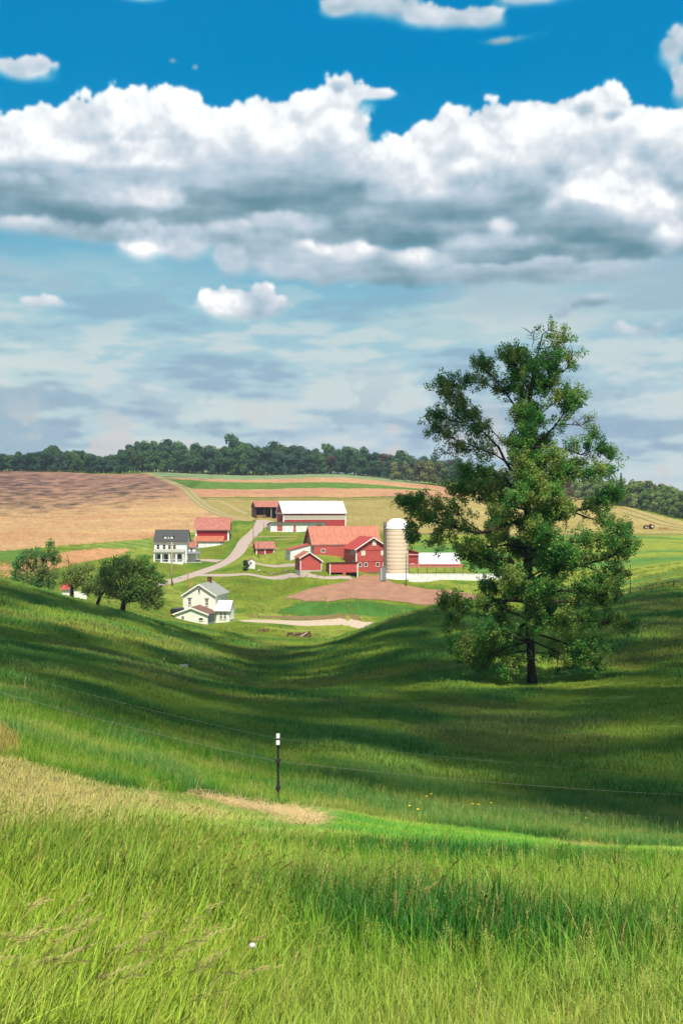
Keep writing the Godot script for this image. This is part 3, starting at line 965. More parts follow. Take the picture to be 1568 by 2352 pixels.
	# the dense dark head round the top of the trunk
	for k in 16:
		var ty := lerpf(275.0, 520.0, k / 15.0)
		var tx := lerpf(886.0, 850.0, k / 15.0)
		var a := k * 2.4
		limbs.append([[[tx, ty], [tx + cos(a) * 62.0, ty - 25.0], [tx + cos(a) * 118.0, ty - 40.0]], sin(a) * 1.1, 0.04, 1.0])
	var rows := PackedFloat32Array()
	var olive := lin(172, 174, 92, 1.1)
	var green := lin(104, 158, 70, 1.0)
	var dark := lin(66, 128, 56, 1.1)
	var clumps := 0
	for l in limbs:
		var pts := []
		var n: int = l[0].size()
		for i in n:
			var f := float(i) / (n - 1)
			pts.append(tall(l[0][i][0], l[0][i][1], l[1] * f))
		var path := bent(pts, 0.075)
		tube(wood, path, taper(path.size(), l[2], maxf(0.012, l[2] * 0.16)), 6)
		var length := 0.0
		for i in path.size() - 1:
			length += path[i].distance_to(path[i + 1])
		var twigs := int(length * 10.8)
		for k in twigs:
			var t := lerpf(0.22, 1.0, sqrt(rng.randf()))
			var at := along(path, t)
			var way := (along(path, minf(t + 0.08, 1.0)) - along(path, t - 0.05)).normalized()
			var turn := Vector3(rng.randfn() * 0.9, rng.randfn() * 0.75 + 0.35, rng.randfn() * 0.9)
			var tip := at + (way * 0.7 + turn).normalized() * rng.randf_range(0.45, 1.25) * lerpf(1.15, 0.7, t)
			var mid := at.lerp(tip, 0.5) + Vector3(rng.randf_range(-0.1, 0.1), rng.randf_range(-0.05, 0.14), rng.randf_range(-0.1, 0.1))
			tube(wood, PackedVector3Array([at, mid, tip]), PackedFloat32Array([0.024, 0.016, 0.006]), 4)
			if rng.randf() > l[3]:
				continue
			var shade := broad.get_noise_3d(tip.x * 24.0, tip.y * 24.0, tip.z * 24.0)
			for q in rng.randi_range(2, 4):
				var p := at.lerp(tip, rng.randf_range(0.7, 1.12)) + Vector3(rng.randfn(), rng.randfn(), rng.randfn()) * 0.14
				var hue := shade * 1.5 + rng.randf_range(-0.22, 0.22) + 0.05
				var c := green.lerp(olive, smoothstep(-0.15, 0.4, hue) * 0.62).lerp(dark, smoothstep(0.05, 0.45, -hue))
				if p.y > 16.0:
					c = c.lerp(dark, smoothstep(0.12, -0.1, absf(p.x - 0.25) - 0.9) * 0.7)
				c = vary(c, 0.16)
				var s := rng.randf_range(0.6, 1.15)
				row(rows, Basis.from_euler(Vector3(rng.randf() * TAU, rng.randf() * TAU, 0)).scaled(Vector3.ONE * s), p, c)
				clumps += 1
	obj("trunk", wood, bark, root)
	var crown := multi("crown", leaf_clump(24, 0.29, 0.135), leafy("leaf", 0.95, 0.55), rows, root)
	crown.set_meta("kind", "stuff")
	var scar := new_st()       # the pale broken stub low on the trunk
	tube(scar, PackedVector3Array([tall(856, 2040, 0.2), tall(850, 2015, 0.42), tall(838, 2000, 0.5)]), PackedFloat32Array([0.07, 0.06, 0.03]), 6)
	tube(scar, PackedVector3Array([tall(858, 2050, 0.2), tall(885, 2065, 0.4), tall(905, 2082, 0.55)]), PackedFloat32Array([0.06, 0.05, 0.02]), 6)
	obj("broken_stub", scar, mat("bare_wood", lin(200, 184, 160), 0.9), root)
	print("clumps ", clumps)

func orchard_tree(called: String, label: String, base: Vector3, lean: Vector3, trunk_high: float, lobes: Array, girth: float, tint: Color) -> void:
	# lobes: (x, y, z, radius) round which branches end and leaves gather
	var root := thing(called, label, "tree", base - Vector3(0, 0.15, 0), 0.0, "orchard trees on the left hillside")
	var wood := smooth_st()
	var fork := lean.normalized() * trunk_high
	tube(wood, bent([Vector3.ZERO, fork * 0.5, fork], 0.05), taper(int(trunk_high / 0.7) + 3, girth * 1.25, girth * 0.8).slice(0, bent_count([Vector3.ZERO, fork * 0.5, fork])), 8)
	var rows := PackedFloat32Array()
	for l in lobes:
		var c := Vector3(l[0], l[1], l[2])
		var path := bent([fork, fork.lerp(c, 0.5) + Vector3(0, 0.3, 0), c], 0.12)
		tube(wood, path, taper(path.size(), girth * 0.55, 0.03), 6)
		var n := int(l[3] * l[3] * 42.0)
		for k in n:
			var dir := Vector3(rng.randfn(), rng.randfn() * 0.85, rng.randfn()).normalized()
			var q: Vector3 = c + dir * l[3] * pow(rng.randf(), 0.42)
			if k % 5 == 0:
				tube(wood, PackedVector3Array([along(path, rng.randf_range(0.6, 1.0)), q]), PackedFloat32Array([0.03, 0.01]), 4)
			var col := tint.lerp(lin(138, 150, 82, 1.05), clampf(broad.get_noise_3d(q.x * 8.0 + base.x, q.y * 8.0, q.z * 8.0) * 1.6 + 0.25, 0.0, 0.85))
			row(rows, Basis.from_euler(Vector3(rng.randf() * TAU, rng.randf() * TAU, 0)).scaled(Vector3.ONE * rng.randf_range(0.7, 1.2)), q, vary(col, 0.18))
	obj("trunk", wood, mats.bark, root)
	multi("crown", mats_clump, mats.leaf, rows, root).set_meta("kind", "stuff")

var mats_clump: ArrayMesh
func bent_count(pts: Array) -> int:
	var n := 1
	for i in pts.size() - 1:
		n += maxi(1, int((pts[i] as Vector3).distance_to(pts[i + 1]) / 0.7))
	return n

func orchard() -> void:
	rng.seed = 77
	mats_clump = leaf_clump(15, 0.42, 0.24)
	var g := lin(112, 156, 74, 1.0)
	var d := lin(90, 150, 84, 1.0)
	orchard_tree("orchard_tree", "ragged dark green tree farthest left behind the hill crest", ground_spot(88, 168.0), Vector3(0.1, 1, 0), 1.9, [[-3.2, 4.0, 0, 1.15], [-2.0, 5.6, 0.5, 1.2], [-0.6, 5.9, -0.6, 1.3], [0.9, 5.6, 0.2, 1.1], [2.1, 6.3, 0, 1.0], [1.9, 7.7, 0, 0.65], [2.6, 5.0, -0.3, 0.9], [-3.1, 2.5, 0.4, 1.0], [-1.4, 2.3, 0.8, 1.3], [0.6, 2.6, 0.4, 1.3], [2.4, 3.1, 0.6, 1.2], [-1.2, 4.0, -0.6, 1.0], [1.0, 4.0, 0.6, 0.9], [0.2, 1.2, 0.6, 1.1], [1.6, 1.4, 0.2, 1.0]], 0.3, d)
	orchard_tree("orchard_tree", "small dark tree with straight trunk beside the dead snag", ground_spot(166, 151.0), Vector3(0, 1, 0), 1.7, [[-0.9, 2.9, 0, 1.0], [0.5, 2.9, 0.4, 1.1], [1.8, 3.0, 0, 1.1], [2.2, 4.5, -0.2, 0.8], [0.9, 4.2, 0.2, 0.9], [-0.5, 4.0, -0.3, 0.8], [2.6, 2.4, 0.4, 0.7]], 0.21, g)
	orchard_tree("orchard_tree", "leaning middle tree between the small tree and the broad crown", ground_spot(222, 146.0), Vector3(0.32, 1, 0), 1.6, [[-0.9, 3.0, 0.3, 0.95], [0.3, 2.6, 0.5, 1.05], [1.5, 3.2, 0, 1.15], [0.6, 3.9, -0.2, 0.8], [2.0, 2.2, 0.4, 0.9], [-1.3, 2.3, 0.2, 0.7]], 0.21, g)
	orchard_tree("orchard_tree", "broad round crowned tree nearest the white house", ground_spot(280, 138.0), Vector3(0.15, 1, 0), 1.9, [[-2.2, 4.5, 0, 1.2], [-1.9, 6.0, 0.2, 1.1], [-0.4, 5.2, 0.8, 1.35], [-0.3, 6.6, -0.5, 1.2], [1.2, 6.2, 0.4, 1.35], [2.5, 6.8, 0, 1.1], [3.6, 5.6, 0.2, 1.2], [1.6, 4.4, 1.0, 1.4], [3.3, 3.9, 0.6, 1.4], [4.2, 2.8, 0, 1.15], [4.6, 4.4, -0.4, 0.9], [2.4, 2.7, 0.8, 1.2], [0.7, 2.9, 0.9, 1.2], [-0.9, 3.0, 0.4, 1.1], [4.7, 1.6, 0.2, 0.75], [3.4, 1.9, 0.5, 0.9], [0.6, 6.9, 0.3, 0.9], [2.0, 5.4, -0.8, 1.3]], 0.3, g)
	var snag := thing("dead_tree", "bare brown dead snag rising behind the small orchard tree", "tree", ground_spot(162, 170.0))
	var st := smooth_st()
	var tall_ := 7.2
	tube(st, bent([Vector3(0, -0.2, 0), Vector3(0.15, 2.5, 0), Vector3(-0.1, 4.6, 0), Vector3(-0.5, tall_, 0)], 0.04), taper(bent_count([Vector3(0, -0.2, 0), Vector3(0.15, 2.5, 0), Vector3(-0.1, 4.6, 0), Vector3(-0.5, tall_, 0)]), 0.2, 0.04), 7)
	for b in [[3.0, 0.8, 3.4], [4.3, -0.6, 4.9], [5.2, 0.5, 6.0], [5.8, -0.9, 6.4], [2.4, -0.5, 2.9]]:
		tube(st, PackedVector3Array([Vector3(-0.05, b[0], 0), Vector3(b[1] * 0.6, (b[0] + b[2]) / 2.0, 0.1), Vector3(b[1], b[2], 0.2)]), PackedFloat32Array([0.06, 0.045, 0.015]), 5)
	obj("trunk", st, mat("dead_wood", lin(160, 112, 84), 0.95), snag)

func wood_crown(wide: float, tall_: float, count: int, size: float, low: float) -> ArrayMesh:    # the crown of a far tree: lumps of leaf faces, gaps between them
	var lumps := []
	for i in 13:
		var a := rng.randf() * TAU
		var v := rng.randf()
		var rad := wide * 0.5 * sqrt(rng.randf()) * (1.0 - 0.45 * v * v) * 0.85
		lumps.append([Vector3(cos(a) * rad, lerpf(low, tall_ * 0.86, v), sin(a) * rad), wide * rng.randf_range(0.17, 0.29), rng.randf_range(0.75, 1.25)])
	lumps.append([Vector3(0, tall_ * 0.84, 0), wide * 0.2, 1.1])
	var st := SurfaceTool.new()
	st.begin(Mesh.PRIMITIVE_TRIANGLES)
	for i in count:
		var l = lumps[i % lumps.size()]
		var dir := Vector3(rng.randfn(), rng.randfn() * 0.9, rng.randfn()).normalized()
		var c: Vector3 = l[0] + dir * l[1] * pow(rng.randf(), 0.3)
		var nn := (dir + Vector3(rng.randfn(), rng.randfn(), rng.randfn()) * 0.45 + Vector3.UP * 0.3).normalized()
		var ax := nn.cross(Vector3(rng.randfn(), rng.randfn(), rng.randfn())).normalized()
		var side := ax.cross(nn)
		var s := size * rng.randf_range(0.6, 1.3)
		var f: float = l[2] * rng.randf_range(0.75, 1.2)
		st.set_color(Color(f * rng.randf_range(0.9, 1.1), f, f * rng.randf_range(0.9, 1.1)))
		var p := [c - ax * s * 0.5, c + side * s * 0.45, c + ax * s * 0.5, c - side * s * 0.4]
		for k in [0, 1, 2, 0, 2, 3]:
			st.add_vertex(p[k])
	return st.commit()

func wood_tree(mesh: Mesh, stem: Mesh, col: Color, label: String, group: String, where: Vector3, size: Vector3, called := "forest_tree") -> void:
	var root := thing(called, label, "tree", where, rng.randf() * 360.0, group)
	root.scale = size
	put("trunk", stem, mats.bark, root)
	put("crown", mesh, crown_mat(col), root)

func crown_mat(c: Color) -> StandardMaterial3D:
	var key := "crown_%d_%d_%d" % [int(c.r * 400), int(c.g * 400), int(c.b * 400)]
	if not mats.has(key):
		var m := leafy(key, 0.6, 0.75)
		m.albedo_color = c.linear_to_srgb()
	return mats[key]

func woods() -> void:
	rng.seed = 91
	var kinds := []
	for i in 6:
		kinds.append(wood_crown(rng.randf_range(9.5, 12.5), 17.0, 2000, 1.05, 1.9))
	var st := smooth_st()
	tube(st, PackedVector3Array([Vector3(0, -1, 0), Vector3(0.1, 6, 0), Vector3(0.2, 13, 0.1)]), PackedFloat32Array([0.3, 0.24, 0.08]), 6)
	for k in 5:
		var a := k * 2.4
		tube(st, PackedVector3Array([Vector3(0.1, 5.0 + k * 1.3, 0), Vector3(cos(a) * 3.0, 8.0 + k * 1.3, sin(a) * 3.0)]), PackedFloat32Array([0.12, 0.04]), 4)
	var stem := done(st)
	var darks := [lin(70, 108, 78, 1.6), lin(80, 122, 76, 1.6), lin(60, 98, 70, 1.6), lin(92, 134, 76, 1.6), lin(74, 110, 84, 1.6)]
	# (column, height) of the skyline of the dark wood
	var sky_line := [[-40, 34], [20, 40], [60, 36], [100, 48], [150, 50], [200, 46], [235, 44], [250, 20], [262, 44], [290, 58], [320, 66], [360, 62], [400, 70], [440, 64], [480, 66], [520, 72], [540, 84], [560, 70], [600, 66], [650, 66], [700, 64], [740, 60], [780, 62], [820, 60], [860, 58], [900, 56], [940, 54], [980, 50], [1040, 46], [1070, 50]]
	for line in 3:
		var px := -50.0
		while px < 1075.0:
			var hgt := 50.0
			for i in range(1, sky_line.size()):
				if px <= sky_line[i][0]:
					hgt = lerpf(sky_line[i - 1][1], sky_line[i][1], (px - sky_line[i - 1][0]) / float(sky_line[i][0] - sky_line[i - 1][0]))
					break
			var d := 682.0 + line * 14.0 + rng.randf_range(-4, 4)
			var tall_ := hgt * d / FOCAL * rng.randf_range(0.74, 1.1) * (1.06 if line == 2 else 0.94) * (1.0 if line > 0 else 0.9) + 1.2
			if px > 244.0 and px < 256.0 and line > 0:
				px += 12.0
				continue
			var s := tall_ / 17.0
			var wide := lerpf(s, 1.0, 0.5) * rng.randf_range(0.85, 1.15)
			var c: Color = darks[rng.randi() % 5]
			var label: String = ["dark green tree in the front edge of the wood along the skyline", "dark green tree in the middle of the wood along the skyline", "dark green tree in the back row of the wood along the skyline"][line]
			var pick := rng.randf()
			if pick > 0.975:
				c = lin(112, 90, 66, 1.7)
				label = "reddish brown tree in the dark wood along the skyline"
			elif pick > 0.84:
				c = lin(96, 124, 70, 1.7)
				label = "lighter green tree in the dark wood along the skyline"
			wood_tree(kinds[rng.randi() % 6], stem, c, label, label.replace("tree", "trees"), ground_spot(px, d), Vector3(wide, s, wide))
			px += rng.randf_range(15.0, 22.0)
	# lighter trees at the right end of the wood, and those half hidden behind the tall tree
	for e in [[905, 44, 660, "pale yellow green"], [930, 50, 655, "pale yellow green"], [962, 58, 645, "pale olive"], [985, 60, 640, "pale yellow green"], [1006, 56, 636, "pale olive"], [1022, 46, 632, "fresh green"], [1062, 40, 560, "fresh green"], [1085, 36, 590, "fresh green"], [1120, 40, 585, "fresh green"], [1145, 36, 600, "pale olive"]]:
		var d: float = e[2]
		var s: float = e[1] * d / FOCAL / 17.0
		var c: Color = {"pale yellow green": lin(160, 168, 96, 1.9), "pale olive": lin(134, 140, 78, 1.9), "fresh green": lin(120, 158, 76, 1.9)}[e[3]]
		var where := {905: "leftmost of the pale trees at the right end of the wood", 930: "second of the pale trees at the right end of the wood", 962: "in the middle of the pale trees at the wood end", 985: "tallest of the pale trees at the right end of the wood", 1006: "right of the tallest pale tree at the wood end", 1022: "last bright tree at the right end of the wood", 1062: "small field tree just left of the tall lone tree", 1085: "first field tree seen through the tall lone tree", 1120: "second field tree seen through the tall lone tree", 1145: "third field tree seen through the tall lone tree"}
		wood_tree(kinds[rng.randi() % 6], stem, c, "%s tree, %s" % [e[3], where[int(e[0])]], "pale trees at the end of the wood", ground_spot(e[0], d), Vector3(maxf(s, 0.6), s, maxf(s, 0.6)), "field_tree")
	# the wood on the right beyond the straw field
	var greens := [lin(126, 152, 78, 1.5), lin(144, 166, 88, 1.5), lin(108, 140, 66, 1.5), lin(120, 146, 72, 1.5), lin(136, 150, 84, 1.5)]
	for line in 3:
		var px := 1080.0
		while px < 1640.0:
			var t := (px - 1080.0) / 560.0
			var d := lerpf(660.0, 515.0, t) + line * 13.0 + rng.randf_range(-4, 4)
			var tall_ := (lerpf(40.0, 62.0, smoothstep(0.3, 0.9, t)) + line * 2.0) * rng.randf_range(0.8, 1.12) * d / FOCAL
			var s := tall_ / 17.0
			var c: Color = greens[rng.randi() % 5]
			var label: String = ["olive green tree in the front of the wood beyond the tractor", "olive green tree inside the wood beyond the tractor", "olive green tree at the back of the wood beyond the tractor"][line]
			if rng.randf() > 0.97:
				c = lin(150, 112, 80, 1.9)
				label = "rusty brown tree in the wood beyond the tractor"
			wood_tree(kinds[rng.randi() % 6], stem, c, label, label.replace("tree", "trees"), ground_spot(px, d), Vector3(s * 1.05, s, s * 1.05))
			px += rng.randf_range(19.0, 27.0)
	# spruce tops that stand out of it
	for e in [[1425, 26, 17.0], [1484, 66, 14.0]]:
		var st2 := SurfaceTool.new()
		st2.begin(Mesh.PRIMITIVE_TRIANGLES)
		var high: float = e[2]
		for i in 900:
			var v := rng.randf()
			var rad := (1.0 - v) * 2.6 * rng.randf_range(0.5, 1.0) + 0.15
			var a := rng.randf() * TAU
			var c := Vector3(cos(a) * rad, high * (0.12 + 0.88 * v), sin(a) * rad)
			var ax := Vector3(cos(a), -0.3, sin(a)).normalized()
			var sd := ax.cross(Vector3.UP).normalized()
			st2.set_color(Color(1, 1, 1) * rng.randf_range(0.7, 1.2))
			for p in [c - ax * 0.5 - sd * 0.25, c - ax * 0.5 + sd * 0.25, c + ax * 0.6]:
				st2.add_vertex(p)
		wood_tree(st2.commit(), stem, lin(96, 128, 92, 1.6), "tall spiky spruce standing above the wood at its left end" if e[0] < 1450 else "spiky spruce top above the wood left of the tractor", "spruces in the wood beyond the tractor", ground_spot(e[0], 575.0), Vector3.ONE, "spruce_tree")

# ---------------------------------------------------------------- buildings
func wall_block(st: SurfaceTool, axis: String, a0: float, a1: float, b0: float, b1: float, y0: float, eave0: float, eave1: float, ridge: float, mid: float) -> void:
	# axis «x»: ridge along x, a = x range, b = z range (b0 back, b1 front); axis «z»: ridge along z, a = x range, b = z range
	if axis == "x":
		prism(st, PackedVector3Array([Vector3(a1, y0, b1), Vector3(a1, y0, b0), Vector3(a1, eave0, b0), Vector3(a1, ridge, mid), Vector3(a1, eave1, b1)]), Vector3(a0 - a1, 0, 0))
	else:
		prism(st, PackedVector3Array([Vector3(a0, y0, b1), Vector3(a1, y0, b1), Vector3(a1, eave1, b1), Vector3(mid, ridge, b1), Vector3(a0, eave0, b1)]), Vector3(0, 0, b0 - b1))

func slab(st: SurfaceTool, e: Vector2, r: Vector2, over: float, thick: float, axis: String, from: float, to: float) -> void:
	# one roof slope from eave e to ridge r, in the plane across the ridge: (across, up)
	var d := (r - e).normalized()
	var n := Vector2(-d.y, d.x)
	if n.y < 0.0:
		n = -n
	var lift := n * 0.012
	var q := [e - d * over + lift, r + lift, r + lift + n * thick, e - d * over + lift + n * thick]
	if axis == "z":
		var f := PackedVector3Array()
		for p in q:
			f.append(Vector3(p.x, p.y, to))
		if (q[1] - q[0]).cross(q[2] - q[0]) < 0.0:
			f.reverse()
		prism(st, f, Vector3(0, 0, from - to))
	else:
		var f := PackedVector3Array()
		for p in q:
			f.append(Vector3(to, p.y, p.x))
		if (q[1] - q[0]).cross(q[2] - q[0]) > 0.0:
			f.reverse()
		prism(st, f, Vector3(from - to, 0, 0))

func gable(root: Node3D, axis: String, a0: float, a1: float, b0: float, b1: float, y0: float, eave0: float, eave1: float, ridge: float, mid: float, wall: Material, roof: Material, over := 0.4, over_end := 0.35, thick := 0.12, wall_name := "wall", roof_name := "roof") -> MeshInstance3D:
	var st := new_st()
	wall_block(st, axis, a0, a1, b0, b1, y0, eave0, eave1, ridge, mid)
	obj(wall_name, st, wall, root)
	var rs := new_st()
	if axis == "x":
		slab(rs, Vector2(b0, eave0), Vector2(mid, ridge), over, thick, "x", a0 - over_end, a1 + over_end)
		slab(rs, Vector2(b1, eave1), Vector2(mid, ridge), over, thick, "x", a0 - over_end, a1 + over_end)
	else:
		slab(rs, Vector2(a0, eave0), Vector2(mid, ridge), over, thick, "z", b0 - over_end, b1 + over_end)
		slab(rs, Vector2(a1, eave1), Vector2(mid, ridge), over, thick, "z", b0 - over_end, b1 + over_end)
	# standing seams
	var from := (a0 if axis == "x" else b0) - over_end
	var to := (a1 if axis == "x" else b1) + over_end
	var seams := maxi(2, int((to - from) / 0.75))
	for i in seams + 1:
		var s0 := lerpf(from, to - 0.05, float(i) / seams)
		if axis == "x":
			slab(rs, Vector2(b1, eave1) + Vector2(0, thick + 0.008), Vector2(mid, ridge + thick + 0.008), over - 0.01, 0.035, "x", s0, s0 + 0.05)
			slab(rs, Vector2(b0, eave0) + Vector2(0, thick + 0.008), Vector2(mid, ridge + thick + 0.008), over - 0.01, 0.035, "x", s0, s0 + 0.05)
		else:
			slab(rs, Vector2(a0, eave0) + Vector2(0, thick + 0.008), Vector2(mid, ridge + thick + 0.008), over - 0.01, 0.035, "z", s0, s0 + 0.05)
			slab(rs, Vector2(a1, eave1) + Vector2(0, thick + 0.008), Vector2(mid, ridge + thick + 0.008), over - 0.01, 0.035, "z", s0, s0 + 0.05)
	# ridge cap
	if axis == "x":
		tube(rs, PackedVector3Array([Vector3(a0 - over_end, ridge + thick, mid), Vector3(a1 + over_end, ridge + thick, mid)]), PackedFloat32Array([0.08, 0.08]), 6)
	else:
		tube(rs, PackedVector3Array([Vector3(mid, ridge + thick, b0 - over_end), Vector3(mid, ridge + thick, b1 + over_end)]), PackedFloat32Array([0.08, 0.08]), 6)
	if axis == "x":      # gutter along the front eave
		var slope := (ridge - eave1) / absf(mid - b1)
		var gt := new_st()
		box(gt, Vector3(a0 - over_end, eave1 - over * slope * 0.75 - 0.12, b1 + over * 0.86), Vector3(a1 + over_end, eave1 - over * slope * 0.75 + 0.0, b1 + over * 0.86 + 0.1))
		obj("gutter", gt, mats.grey_wood, root)
	return obj(roof_name, rs, roof, root)

func window(root: Node3D, at: Vector3, w: float, h: float, turn := 0.0, across := 1, up := 2, frame: Material = null, glass: Material = null, called := "window") -> void:
	var st := new_st()
	var b := minf(0.11, w * 0.16)
	box(st, Vector3(-w / 2 - b, -h / 2 - b, 0.0), Vector3(-w / 2, h / 2 + b, 0.07))
	box(st, Vector3(w / 2, -h / 2 - b, 0.0), Vector3(w / 2 + b, h / 2 + b, 0.07))
	box(st, Vector3(-w / 2, h / 2, 0.0), Vector3(w / 2, h / 2 + b, 0.075))
	box(st, Vector3(-w / 2 - 0.03, -h / 2 - b - 0.03, 0.0), Vector3(w / 2 + 0.03, -h / 2, 0.12))
	for i in range(1, across):
		var x := -w / 2 + w * i / across
		box(st, Vector3(x - 0.03, -h / 2, 0.012), Vector3(x + 0.03, h / 2, 0.05))
	for i in range(1, up):
		var y := -h / 2 + h * i / up
		box(st, Vector3(-w / 2, y - 0.03, 0.014), Vector3(w / 2, y + 0.03, 0.055))
	var o := obj(called, st, frame if frame else mats.white_trim, root)
	o.position = at
	o.rotation.y = deg_to_rad(turn)
	var p := new_st()
	box(p, Vector3(-w / 2 + 0.001, -h / 2 + 0.001, 0.004), Vector3(w / 2 - 0.001, h / 2 - 0.001, 0.03))
	obj("pane", p, glass if glass else mats.pane, o)

func door(root: Node3D, at: Vector3, w: float, h: float, m: Material, turn := 0.0, boards := 4, called := "door") -> MeshInstance3D:
	var st := new_st()
	for i in boards:
		var x := -w / 2 + w * i / boards
		box(st, Vector3(x + 0.012, 0, 0), Vector3(x + w / boards - 0.012, h, 0.05 + 0.008 * (i % 2)))
	box(st, Vector3(-w / 2, h * 0.2, 0.03), Vector3(w / 2, h * 0.2 + 0.12, 0.085))
	box(st, Vector3(-w / 2, h * 0.78, 0.03), Vector3(w / 2, h * 0.78 + 0.12, 0.085))
	var o := obj(called, st, m, root)
	o.position = at
	o.rotation.y = deg_to_rad(turn)
	return o

func trim(root: Node3D, boxes: Array, m: Material = null, called := "trim") -> void:      # lo, hi pairs, each a part
	for b in boxes:
		var st := new_st()
		box(st, b[0], b[1])
		obj(called, st, m if m else mats.white_trim, root)

func corner_boards(root: Node3D, a0: float, a1: float, b1: float, eave0: float, eave1: float, y0: float, t := 0.22) -> void:
	trim(root, [[Vector3(a0 - 0.03, y0, b1 - t), Vector3(a0 + t, eave0 - 0.02, b1 + 0.03)], [Vector3(a1 - t, y0, b1 - t), Vector3(a1 + 0.03, eave1 - 0.02, b1 + 0.03)]], null, "corner_board")

func rake(root: Node3D, x0: float, e0: float, xm: float, rr: float, x1: float, e1: float, z: float, over := 0.4, m: Material = null) -> void:   # the pale boards along the edge of a gable roof seen from the front
	var st := new_st()
	var dl := Vector2(x0 - xm, e0 - rr).normalized() * over
	var dr := Vector2(x1 - xm, e1 - rr).normalized() * over
	for s in [[Vector2(x0, e0) + dl, Vector2(xm, rr)], [Vector2(xm, rr), Vector2(x1, e1) + dr]]:
		var a: Vector2 = s[0]
		var b: Vector2 = s[1]
		prism(st, PackedVector3Array([Vector3(a.x, a.y - 0.14, z), Vector3(b.x, b.y - 0.14, z), Vector3(b.x, b.y + 0.15, z), Vector3(a.x, a.y + 0.15, z)]), Vector3(0, 0, -0.07))
	obj("rake_board", st, m if m else mats.white_trim, root)

func paints() -> void:
	var boards := noise_tex(61, 0.09, Color(0.68, 0.66, 0.64), Color(1.1, 1.08, 1.06), 256, 5)
	var tall_ := Vector3(0.26, 0.03, 0.26)
	var rust := noise_tex(62, 0.035, Color(0.7, 0.64, 0.6), Color(1.1, 1.09, 1.08), 256, 5)
	mat("red", lin(222, 100, 92, 1.25), 0.85, 0.0, boards, tall_)
	mat("deep_red", lin(160, 48, 54, 1.4), 0.85, 0.0, boards, tall_)
	mat("crimson", lin(205, 36, 44, 1.5), 0.8, 0.0, boards, tall_)
	mat("barn_red", lin(200, 70, 72, 1.3), 0.85, 0.0, boards, tall_)
	mat("brown_wood", lin(120, 84, 66, 1.6), 0.9, 0.0, boards, tall_)
	mat("grey_wood", lin(200, 188, 178, 1.6), 0.9, 0.0, boards, tall_)
	mat("white_trim", Color(0.8, 0.8, 0.77), 0.7)
	mat("white_wall", Color(0.78, 0.78, 0.76), 0.8, 0.0, noise_tex(63, 0.05, Color(0.86, 0.86, 0.84), Color(1.04, 1.04, 1.04), 128, 3), Vector3(0.14, 0.1, 0.14))
	mat("cream_wall", Color(0.82, 0.82, 0.74), 0.85, 0.0, noise_tex(64, 0.06, Color(0.86, 0.86, 0.82), Color(1.04, 1.04, 1.03), 256, 4), Vector3(0.12, 0.3, 0.12))
	mat("orange_roof", lin(252, 156, 118, 2.2), 0.6, 0.0, rust, Vector3(0.2, 0.05, 0.05))
	mat("red_roof", lin(254, 100, 88, 2.2), 0.55, 0.0, rust, Vector3(0.15, 0.05, 0.15))
	mat("pink_roof", lin(234, 150, 132, 2.2), 0.75, 0.0, rust, Vector3(0.16, 0.07, 0.07))
	mat("white_roof", Color(0.82, 0.82, 0.82), 0.55, 0.0, noise_tex(65, 0.03, Color(0.86, 0.85, 0.83), Color(1.03, 1.03, 1.03), 256, 4), Vector3(0.7, 0.1, 0.1))
	mat("grey_roof", lin(212, 216, 206, 2.2), 0.7, 0.0, noise_tex(66, 0.04, Color(0.82, 0.83, 0.8), Color(1.06, 1.06, 1.05), 256, 5), Vector3(0.14, 0.06, 0.06))
	mat("slate", lin(84, 84, 86, 2.2), 0.75, 0.0, noise_tex(67, 0.2, Color(0.8, 0.8, 0.8), Color(1.12, 1.12, 1.12), 256, 3), Vector3(0.7, 0.7, 0.7))
	mat("brown_roof", lin(178, 138, 124, 2.2), 0.85, 0.0, rust, Vector3(0.6, 0.6, 0.6))
	mat("dark_edge", lin(92, 70, 62, 1.6), 0.8)
	mat("pane", Color(0.022, 0.024, 0.027), 0.15)
	mat("dark", Color(0.02, 0.017, 0.015), 0.9)
	mat("stone", lin(176, 150, 128, 1.5), 0.95, 0.0, noise_tex(68, 0.14, Color(0.5, 0.47, 0.44), Color(1.1, 1.08, 1.05), 256, 3), Vector3(0.6, 0.9, 0.6))
	mat("concrete", lin(236, 232, 220, 1.5), 0.9, 0.0, boards, Vector3(0.3, 0.3, 0.3))
	mat("brick", lin(150, 84, 66, 1.6), 0.95, 0.0, noise_tex(69, 0.2, Color(0.6, 0.58, 0.56), Color(1.1, 1.05, 1.0), 128, 3), Vector3(1.5, 3.0, 1.5))
	mat("metal", Color(0.22, 0.23, 0.25), 0.5, 0.3)
	mat("pole_wood", lin(214, 190, 148, 1.6), 0.9)
	mat("grey_pole", lin(122, 112, 108, 1.6), 0.9)
	mat("brown_pole", lin(178, 116, 86, 1.6), 0.9)
	mat("wire", Color(0.16, 0.15, 0.13), 0.6)
	mat("cream_trim", Color(0.78, 0.78, 0.7), 0.75)
	mat("cream_white", Color(0.66, 0.65, 0.55), 0.8)
	mat("grey_pane", Color(0.17, 0.175, 0.16), 0.3)
	mat("straw_bale", lin(186, 142, 96, 1.4), 0.95, 0.0, boards, Vector3(1, 2, 1))

